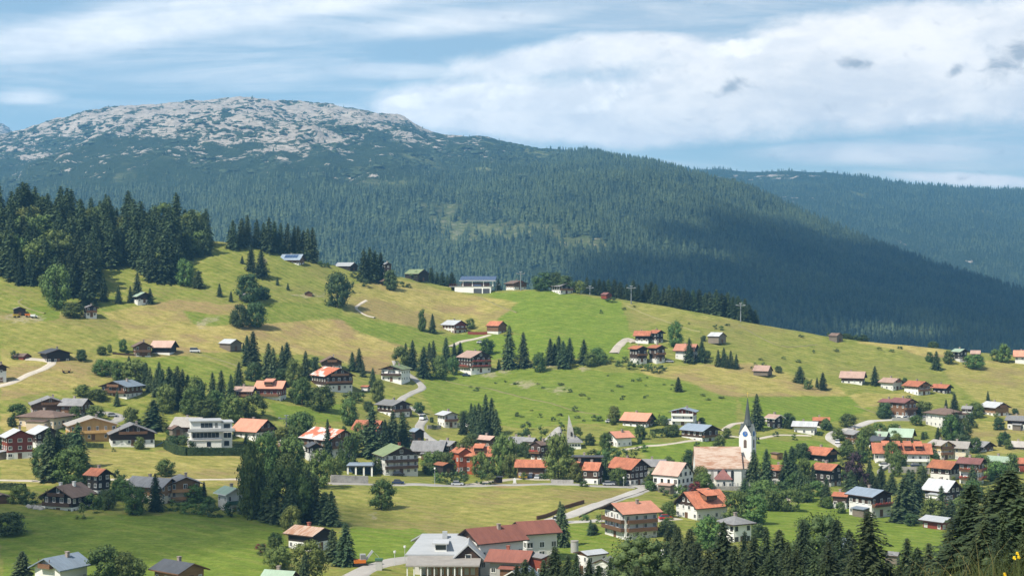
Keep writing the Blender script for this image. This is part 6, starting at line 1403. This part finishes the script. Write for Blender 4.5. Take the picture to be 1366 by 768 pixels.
def hedge(pts, hgt, th, label):
    """clipped hedge made of small leaf faces over a box-shaped core"""
    W = [ground(*p) for p in pts]; c = Vector(W[len(W) // 2]); r = np.random.default_rng(len(pts)); V = []
    for i in range(len(W) - 1):
        a = np.array(W[i]); b = np.array(W[i + 1]); L = np.linalg.norm(b[:2] - a[:2]); d = (b - a)[:2] / L; nn = np.array([-d[1], d[0]]); n = int(L * 34)
        for k in range(n):
            t = r.uniform(); p = a[:2] + (b - a)[:2] * t; z = a[2] + (b[2] - a[2]) * t; f = r.uniform()
            if f < .40: pos = np.array([*(p + nn * r.uniform(-th / 2, th / 2)), z + hgt + r.normal(0, .07)]); nr = np.array([0, 0, 1.])
            else: sg = -1 if f < .8 else 1; pos = np.array([*(p + nn * (sg * th / 2 + r.normal(0, .06))), z + r.uniform(-.3, hgt)]); nr = np.array([*(nn * sg), .3])
            nr = nr + r.normal(0, .45, 3); nr /= np.linalg.norm(nr); tt = np.cross(nr, r.normal(size=3)); tt /= np.linalg.norm(tt); bb = np.cross(nr, tt); s = r.uniform(.3, .55)
            V += [pos - tt * s * .5 - bb * s * .4, pos + tt * s * .5 - bb * s * .4, pos + bb * s * .6]
        for sg in (-1,):
            q = [(*(a[:2] + nn * th * .42), a[2]), (*(b[:2] + nn * th * .42), b[2]), (*(b[:2] - nn * th * .42), b[2]), (*(a[:2] - nn * th * .42), a[2])]
            lo = [np.array(x) - np.array([0, 0, 1]) for x in q]; hi = [np.array(x) + np.array([0, 0, hgt - .08]) for x in q]
            for (i0, i1) in ((0, 1), (1, 2), (2, 3), (3, 0)): V += [lo[i0], lo[i1], hi[i1], lo[i0], hi[i1], hi[i0]]
            V += [hi[0], hi[1], hi[2], hi[0], hi[2], hi[3]]
    V = np.array(V) - np.array(c[:]); tag(link('hedge', np_mesh('hedge', V, np.arange(len(V)).reshape(-1, 3), [M['clipped_hedge']]), None, c), label, 'hedge')
def small_things():
    M['pylon_grey'] = surf('pylon_grey_steel', (.21, .23, .24), .15, 1, rough=.5)
    car(531, 649.5, 0, 'car_navy', 'dark blue car driving along the main road below the apartment house')
    car(564.5, 560, 75, 'car_white', 'white van driving up the winding village lane', True)
    car(260, 470.5, 10, 'car_white', 'white van parked on the track beside the lone hay barn', True)
    g = 'cars parked on the hotel terrace'
    for k, (x, y, p, lb) in enumerate([(1199, 556.5, 'car_white', 'white car parked at the left end of the hotel terrace'), (1207, 556, 'car_silver', 'silver car parked below the brown hotel'), (1216, 556, 'car_white', 'white car parked mid terrace below the brown hotel'), (1225, 556, 'car_navy', 'navy car parked on the hotel terrace'), (1233, 555.5, 'car_silver', 'silver car at the right end of the hotel terrace')]): car(x, y, 80, p, lb, group=g)
    g = 'cars parked in the village'
    for (x, y, rz, p, lb) in [(700, 638, 10, 'car_yellow', 'yellow car parked before the low red restaurant'), (709, 638, 70, 'car_navy', 'navy car parked before the low red restaurant'), (717, 639, 80, 'car_silver', 'silver car parked beside the white parasols'), (812, 649, 0, 'car_silver', 'silver car parked before the shingled guest house'), (820, 649, 0, 'car_black', 'black car parked before the shingled guest house'), (829, 649, 0, 'car_navy', 'navy car right of the black parked car'), (532, 633.5, 5, 'car_black', 'dark car parked before the white apartment house'), (814, 563.5, 5, 'car_white', 'white car parked left of the wide salmon roofed house'), (893, 480, 0, 'car_silver', 'silver car parked right of the double gabled chalet'), (1117, 594, 80, 'car_white', 'white car parked where the curving lane ends'), (1276, 670, 20, 'car_white', 'white car parked right of the dark shingled house'), (1290, 676, 20, 'car_silver', 'silver car parked farthest right below the maroon house'), (641, 458, 5, 'car_white', 'tiny white car on the white gravel path'), (622, 499, 0, 'car_navy', 'blue car parked before the dark pink roofed inn'), (1180, 626, 5, 'car_white', 'white car parked at the left foot of the long red hotel'), (1222, 626, 5, 'car_navy', 'navy car parked at the right foot of the long red hotel'), (1262, 672, 20, 'car_red', 'red car parked before the dark shingled house'), (150, 553, 20, 'car_silver', 'silver car on the road bend right of the ochre house'), (888, 694, 10, 'car_red', 'red car in the yard of the red dormered house'), (745, 697, 5, 'car_white', 'white car at the lower road junction beside the timber guard wall'), (610, 651, 0, 'car_silver', 'silver car on the main road below the orange red inn')]: car(x, y, rz, p, lb, group=g)
    pylon(842, 402.5, 381, 'grey pylon with crossarm right of the crest hut'); pylon(988, 424.5, 404, 'pale pylon with crossarm standing on the right crest', 12); pylon(694.6, 387.5, 362, 'tall pylon in front of the flowered chalet on the crest', 5)
    pylon(787, 394, 381, 'dim pylon before the crest firs right of the dark hilltop chalet', 8, 12, 3.6); pylon(662, 387, 376.5, 'short white pylon right beside the cable car station', 0, 0, 4.4); pylon(382, 577, 553, 'grey lift pylon between trees on the lower left slope', 20, 0, 5.5)
    wall_thing('retaining_wall', 'wall', 'grey rubble retaining wall above the main road', (441, 648), (491, 648.5), 2.6, .6, 'stone')
    wall_thing('guard_wall', 'wall', 'long dark timber wall beside the descending road', (716, 695), (779, 676.5), 1.15, .3, 'wood')
    wall_thing('guard_rail', 'fence', 'dark guard rail along the lower edge of the sloping road', (772, 692), (866, 653.5), .45, .1, 'greywood')
    wall_thing('fence', 'fence', 'red brown fence between the guest house and the red roofed barn', (624, 446.5), (650, 446.5), 1.6, .2, 'redwood')
    wall_thing('retaining_wall', 'wall', 'white retaining wall right of the white house in the green field', (612, 569), (626, 571), 2.2, .5, 'white')
    wall_thing('retaining_wall', 'wall', 'pale stone terrace wall left of the white house in the field', (570, 571), (588, 571), 1.6, .6, 'stone')
    wall_thing('retaining_wall', 'wall', 'dark stone wall below the long red hotel', (1185, 635), (1240, 637), 2.4, .5, 'stone')
    wall_thing('terrace_wall', 'wall', 'low dark terrace wall below the brown hotel', (1190, 558), (1240, 558), 1.5, .4, 'concrete')
    wall_thing('stair_wall', 'wall', 'pale stair wall climbing right of the purple tree', (1172, 636), (1190, 622), 1.0, 1.2, 'concrete')
    wall_thing('kerb_wall', 'wall', 'low grey wall under the big chestnut on the square', (735, 648.5), (765, 649), 1.3, .6, 'stone')
    wall_thing('fence', 'fence', 'thin dark field fence on the left slope', (150, 474), (195, 476), .9, .1, 'dark')
    for k, (x, y, r_) in enumerate(((38, 682, .9), (42, 684, 1.2), (46, 682, .8), (50, 685, 1.3), (55, 686, 1.0))):
        X, D, Z = ground(x, y); m = MB(); q = np.random.default_rng(k); n = 9; rings = []
        for z, w in ((-.5, .9), (.1, 1.05), (.5, .8), (.75, .35)): rings.append([(w * r_ * q.uniform(.75, 1.15) * math.cos(6.283 * j / n), w * r_ * q.uniform(.75, 1.15) * math.sin(6.283 * j / n), z * r_ * q.uniform(.85, 1.15)) for j in range(n)])
        for a, b in zip(rings, rings[1:]):
            for j in range(n): m.face([a[j], a[(j + 1) % n], b[(j + 1) % n], b[j]])
        m.face(rings[-1]); tag(m.build('boulder', 'stone', None, (X, D, Z)), 'pale garden boulder left of the chalet with two chimneys', 'boulder', 'rockery boulders beside the chalet with two chimneys')
    hedge([(221, 594), (236, 604), (250, 607), (345, 606)], 3.0, 2.2, 'long dark clipped hedge below the white villa'); hedge([(312, 595), (344, 596)], 2.0, 1.6, 'short clipped hedge beside the villa'); hedge([(116, 594), (138, 595)], 1.6, 1.2, 'low clipped hedge left of the grey roofed chalet'); hedge([(959, 659), (988, 662)], 1.8, 1.5, 'clipped hedge below the graveyard wall')
    hedge([(868, 580), (880, 579), (903, 577)], 1.8, 1.6, 'clipped hedge along the lane above the shrubs'); hedge([(0, 655), (34, 656)], 2.0, 1.6, 'row hedge of young firs at the left edge'); hedge([(1046, 572), (1056, 572)], 1.6, 1.4, 'short hedge right of the black chalet')
    # white parasols on the square
    for (x, y, lb) in ((722, 634, 'white parasol on the village square left of the chestnut'), (729, 636, 'white parasol nearest the big chestnut tree'), (716, 633, 'white parasol before the low red restaurant')):
        X, D, Z = ground(x, y); o = empty('parasol', (X, D, Z)); tag(o, lb, 'parasol', 'parasols on the village square'); m = MB(); m.tube((0, 0, 0), (0, 0, 2.6), .05, .05, 6); m.build('pole', 'frame', o)
        m = MB(); n = 8
        for k in range(n):
            a, b = 2 * math.pi * k / n, 2 * math.pi * (k + 1) / n; p, q = (1.9 * math.cos(a), 1.9 * math.sin(a), 2.2), (1.9 * math.cos(b), 1.9 * math.sin(b), 2.2); m.face([p, q, (0, 0, 2.95)]); m.face([(p[0], p[1], 1.95), (q[0], q[1], 1.95), q, p])
        m.build('canopy', 'paint_white', o)
    # concrete tank, flag poles, lamps, memorial stone, shelter
    X, D, Z = ground(766.5, 735); o = empty('water_tank', (X, D, Z)); tag(o, 'round pale concrete tank on the lawn below the road', 'tank'); s = F / D
    m = MB(); m.tube((0, 0, -1), (0, 0, 14.5 / s), 5.2 / s, 5.2 / s, 24); m.build('tank', 'concrete', o); m = MB(); m.tube((0, 0, 14.5 / s + .01), (0, 0, 14.5 / s + .3), 5.6 / s, 5.4 / s, 24); m.build('lid', 'r_beige', o)
    for i, x in enumerate((591, 595.5, 600)):
        X, D, Z = ground(x, 741); o = empty('flag_pole', (X, D, Z)); tag(o, 'white flag pole behind the hall roof, ' + ('left one', 'middle one', 'right one')[i] + ' of three', 'flag pole', 'three flag poles behind the hall'); m = MB(); m.tube((0, 0, 0), (0, 0, 25 / (F / D)), .14, .10, 8); m.build('pole', 'paint_white', o); m = MB(); m.tube((0, 0, 0), (0, 0, .3), .16, .16, 8); m.build('knob', 'gold', o, (0, 0, 25 / (F / D)))
    for (x, yb, yt, lb) in ((580, 652, 630, 'slim street lamp beside the main road'), (832, 653, 640, 'street lamp by the road fork'), (540, 747, 728, 'street lamp where the lower road meets the hall'), (526.5, 752, 735, 'street lamp left of the hall on the lower road')):
        X, D, Z = ground(x, yb); o = empty('street_lamp', (X, D, Z)); tag(o, lb, 'street lamp', 'street lamps'); hh = (yb - yt) / (F / D); m = MB(); m.tube((0, 0, 0), (0, 0, hh), .09, .06, 6); m.build('pole', 'metal', o); m = MB(); m.tube((0, 0, hh), (0, 0, hh + .55), .28, .34, 8); m.build('lamp_head', 'paint_white', o)
    X, D, Z = ground(686.5, 648); o = empty('memorial_stone', (X, D, Z)); tag(o, 'white memorial stone on the straw verge by the road', 'memorial stone'); m = MB(); m.box(-.7, .7, -.3, .3, -.3, .35); m.build('plinth', 'concrete', o); m = MB(); m.extr_y([(-.5, .353), (.5, .353), (.45, 1.7), (0, 2.1), (-.45, 1.7)], -.2, .2); m.build('stone', 'paint_white', o)
    X, D, Z = ground(664.5, 647); o = empty('bus_shelter', (X, D, Z)); tag(o, 'small dark bus shelter on the verge by the square', 'shelter'); m = MB(); m.box(-1.5, 1.5, .7, .85, 0, 2.2); m.build('back_wall', 'dark', o); m = MB(); m.box(-1.8, 1.8, -.9, 1.1, 2.203, 2.4); m.build('roof', 'r_slate', o)
    for sx in (-1.4, 1.4): m = MB(); m.box(sx - .06, sx + .06, -.7, -.58, 0, 2.2); m.build('post', 'dark', o)
    X, D, Z = ground(505.5, 759); o = empty('switch_box', (X, D, Z)); tag(o, 'grey cabinet with green top beside the lower road', 'cabinet'); m = MB(); m.box(-.8, .8, -.6, .6, 0, 2.4); m.build('cabinet', 'concrete', o); m = MB(); m.box(-.95, .95, -.75, .75, 2.403, 2.9); m.build('lid', 'frame_green', o)
    # excavator on the lower road
    X, D, Z = ground(481, 753); o = empty('excavator', (X, D, Z), R(15)); tag(o, 'orange excavator with grey arm beside the lower road', 'excavator')
    m = MB()
    for sy in (-1, 1): m.extr_y([(-1.7, .2), (-1.4, 0), (1.4, 0), (1.7, .2), (1.7, .6), (1.4, .8), (-1.4, .8), (-1.7, .6)], sy * 1.0 - .25, sy * 1.0 + .25)
    m.build('tracks', 'tyre', o); m = MB(); m.box(-1.8, 1.2, -1.1, 1.1, .95, 1.8); m.build('body', 'orange', o); m = MB(); m.box(-.2, 1.15, -1.05, .1, 1.803, 3.2); m.build('cab', 'r_light', o); m = MB(); m.box(1.152, 1.2, -.95, 0, 2.0, 3.0); m.box(-.1, 1.0, -1.1, -1.052, 2.1, 3.0); m.build('window', 'glass', o)
    m = MB(); m.hexa([(1.0, .2, 1.5), (1.5, .2, 1.2), (1.5, .6, 1.2), (1.0, .6, 1.5), (3.0, .2, 4.0), (3.4, .2, 3.6), (3.4, .6, 3.6), (3.0, .6, 4.0)]); m.hexa([(3.0, .22, 4.0), (3.4, .22, 3.6), (3.4, .58, 3.6), (3.0, .58, 4.0), (4.7, .22, 2.2), (4.9, .22, 1.8), (4.9, .58, 1.8), (4.7, .58, 2.2)]); m.build('arm', 'metal', o); m = MB(); m.extr_y([(4.4, 1.0), (5.0, .7), (5.4, 1.3), (4.9, 1.9)], -.2, 1.0); m.build('bucket', 'r_slate', o)
    # playground slide
    X, D, Z = ground(217, 592); o = empty('playground_slide', (X, D, Z), R(0)); tag(o, 'blue playground slide beside the grey roofed chalet', 'slide'); m = MB(); m.hexa([(-2.6, -.35, .2), (-2.6, .35, .2), (1.2, .35, 2.2), (1.2, -.35, 2.2), (-2.6, -.35, .35), (-2.6, .35, .35), (1.2, .35, 2.4), (1.2, -.35, 2.4)]); m.build('chute', 'blue', o)
    for sx, hh in ((1.2, 2.4), (2.0, 2.8)):
        for sy in (-.4, .4): m = MB(); m.tube((sx, sy, 0), (sx, sy, hh), .06, .06, 6); m.build('post', 'redwood', o)
    m = MB(); m.box(1.25, 2.1, -.45, .45, 1.9, 2.05); m.build('platform', 'wood', o)
    # work yard beside the black barn: orange machines and planks
    for (x, y, mat, lb) in ((38, 424, 'orange', 'orange dumper on the sandy yard right of the black barn'), (45, 425, 'paint_white', 'white container box on the sandy yard'), (22, 425, 'yellow_paint', 'yellow dumper before the black barn')):
        X, D, Z = ground(x, y); o = empty('dumper', (X, D, Z), R(x * 7 % 60)); tag(o, lb, 'dumper', 'machines on the sandy yard'); m = MB(); m.extr_y([(-1.4, .7), (.4, .7), (.9, 1.7), (-1.8, 1.7)], -.8, .8); m.build('skip', mat, o); m = MB(); m.box(.5, 1.7, -.6, .6, .5, 1.2); m.build('chassis', mat, o)
        for sx in (-.9, 1.1):
            for sy in (-.75, .75): m = MB(); m.tube((0, -.14, 0), (0, .14, 0), .42, .42, 10); m.build('wheel', 'tyre', o, (sx, sy, .42))
    X, D, Z = ground(88.5, 498); o = empty('hay_wagon', (X, D, Z), R(20)); tag(o, 'small wooden hay wagon on the left meadow', 'wagon'); m = MB(); m.box(-1.8, 1.8, -.9, .9, .8, 1.0); m.box(-1.8, -1.7, -.9, .9, 1.003, 1.8); m.box(1.7, 1.8, -.9, .9, 1.003, 1.8); m.build('bed', 'wood', o)
    for sx in (-1.2, 1.2):
        for sy in (-.9, .9): m = MB(); m.tube((0, -.08, 0), (0, .08, 0), .42, .42, 10); m.build('wheel', 'tyre', o, (sx, sy, .42))
def near_grass():
    """seeded grass on the bank beside the camera (bottom right), with yellow flowers"""
    foliage('near_grass', (.10, .085, .028), (.26, .215, .085), 0, 0, 3)
    foliage('near_grass_green', (.03, .045, .014), (.085, .10, .03), 0, 0, 3)
    r = np.random.default_rng(8)
    def blades(n, dmin, dmax, xlo, hlo, hhi, wd, seed, lean, seedhead):
        r = np.random.default_rng(seed); V = []
        for i in range(n):
            D = r.uniform(dmin, dmax); px = r.uniform(xlo, 1460)
            if r.uniform() > sstep(xlo, xlo + 120, px) + .12: continue
            X = (px - CX) / F * D; Z = float(z_smooth(np.array(X), np.array(D))); hh = r.uniform(hlo, hhi) * (.65 + .35 * sstep(1230, 1366, px)); a = r.uniform(0, 6.28); l = r.uniform(0, lean) * hh; w = wd * r.uniform(.7, 1.3)
            pts = []
            for k in range(5):
                t = k / 4; pts.append(np.array([X + math.cos(a) * l * t * t, D + math.sin(a) * l * t * t, Z + hh * (t - .12 * t * t * lean)]))
            for k in range(4):
                w0, w1 = w * (1 - k / 4.6), w * (1 - (k + 1) / 4.6); e = np.array([1, .25, 0])
                A, B, C_, D_ = pts[k] - e * w0, pts[k] + e * w0, pts[k + 1] + e * w1, pts[k + 1] - e * w1; V += [A, B, C_, A, C_, D_]
            if seedhead and r.uniform() < seedhead:
                for q in range(14):
                    p = pts[4] + np.array([r.normal(0, .012), r.normal(0, .012), -.02 * q * .6 + r.normal(0, .006)]); s = .0045; u = r.normal(size=3) * s; v = r.normal(size=3) * s; V += [p, p + u, p + v]
        V = np.array(V); return V, np.arange(len(V)).reshape(-1, 3)
    V, Fq = blades(1300, 6.5, 12, 1170, .10, .42, .0035, 1, .55, .0); tag(link('grass', np_mesh('grass', V, Fq, [M['near_grass_green']])), kind='stuff')
    V, Fq = blades(70, 6.5, 11, 1180, .3, .62, .0022, 2, .8, .5); tag(link('dry_grass', np_mesh('dry_grass', V, Fq, [M['near_grass']])), kind='stuff')
    M['petal'] = surf('yellow_petals', (.75, .50, .02), .1, 3)
    for i, (px, py, D) in enumerate([(1353, 744, 9.2), (1357, 738, 9.5), (1340, 766, 8.6), (1359, 743, 9.4)]):
        X = (px - CX) / F * D; Z = (HY - py) / F * D; zb = float(z_smooth(np.array(X), np.array(D))); o = empty('yellow_flower', (X, D, zb)); tag(o, 'yellow flower on a thin stem in the grass at bottom right', 'flower', 'yellow flowers in the foreground grass')
        m = MB(); m.tube((0, 0, 0), (0, 0, Z - zb), .004, .003, 5); m.build('stem', 'near_grass_green', o); m = MB()
        for k in range(9):
            a = 2 * math.pi * k / 9; m.face([(0, 0, Z - zb), (.006 * math.cos(a - .3), -.008 + .004 * math.sin(a), Z - zb + .008 * math.sin(a - .3)), (.008 * math.cos(a), -.008, Z - zb + .008 * math.sin(a)), (.008 * math.cos(a + .3), -.008, Z - zb + .008 * math.sin(a + .3))])
        m.tube((0, 0, Z - zb - .004), (0, 0, Z - zb + .01), .008, .007, 8); m.build('petals', 'petal', o)
# ------------------------------------------------------------------ build everything
mats(); mountains(); land(); roads(); sky(); haze(); tree_protos()
village(); villa(); station(); church(); vaulted_church(); sports_hall(); carport()
all_trees(); small_things(); near_grass(); label_trees()
# unseen clouds added above the frame to shade the forest ridge and lower left meadows
cloud('shade_cloud', (1150, 3300, -20), 1600, [(0, 0, 560, 420, 80), (500, 260, 600, 520, 80), (-420, -160, 420, 330, 70), (-760, -300, 330, 260, 50), (900, 560, 600, 560, 90), (300, -420, 700, 380, 70), (1300, 0, 600, 800, 90), (0, 1050, 480, 480, 80), (480, 1350, 700, 520, 80), (300, 700, 640, 480, 80), (-260, 620, 330, 330, 60), (-350, -800, 520, 360, 70), (240, -760, 520, 420, 80), (-820, -760, 350, 300, 60), (700, -500, 520, 420, 80), (-650, -1000, 450, 320, 60), (-80, -1060, 520, 320, 60), (-430, 330, 360, 320, 60), (-80, 480, 420, 330, 60)], 3, .68)
cloud('thin_shade_cloud', (-120, 470, -66), 1300, [(0, 0, 62, 70, 14), (-55, -20, 55, 60, 12), (40, 25, 40, 30, 10)], 4, .38)
cam = bpy.data.cameras.new('camera'); co = bpy.data.objects.new('camera', cam); COL.objects.link(co); S.camera = co
co.location = (0, 0, 0); co.rotation_euler = (R(90), 0, 0)
cam.sensor_fit = 'HORIZONTAL'; cam.sensor_width = 36; cam.lens = 36 * F / 1366; cam.shift_y = (HY - 384.0) / 1366; cam.clip_start = .1; cam.clip_end = 40000
S.view_settings.view_transform = 'Standard'; S.view_settings.look = 'None'; S.view_settings.gamma = 1; S.view_settings.use_curve_mapping = False; S.view_settings.exposure = .62
cy = S.cycles; cy.use_denoising = True; cy.max_bounces = 5; cy.diffuse_bounces = 2; cy.glossy_bounces = 2; cy.transmission_bounces = 2; cy.volume_bounces = 0; cy.transparent_max_bounces = 8
try: cy.denoiser = 'OPENIMAGEDENOISE'; cy.denoising_prefilter = 'ACCURATE'
except Exception: pass
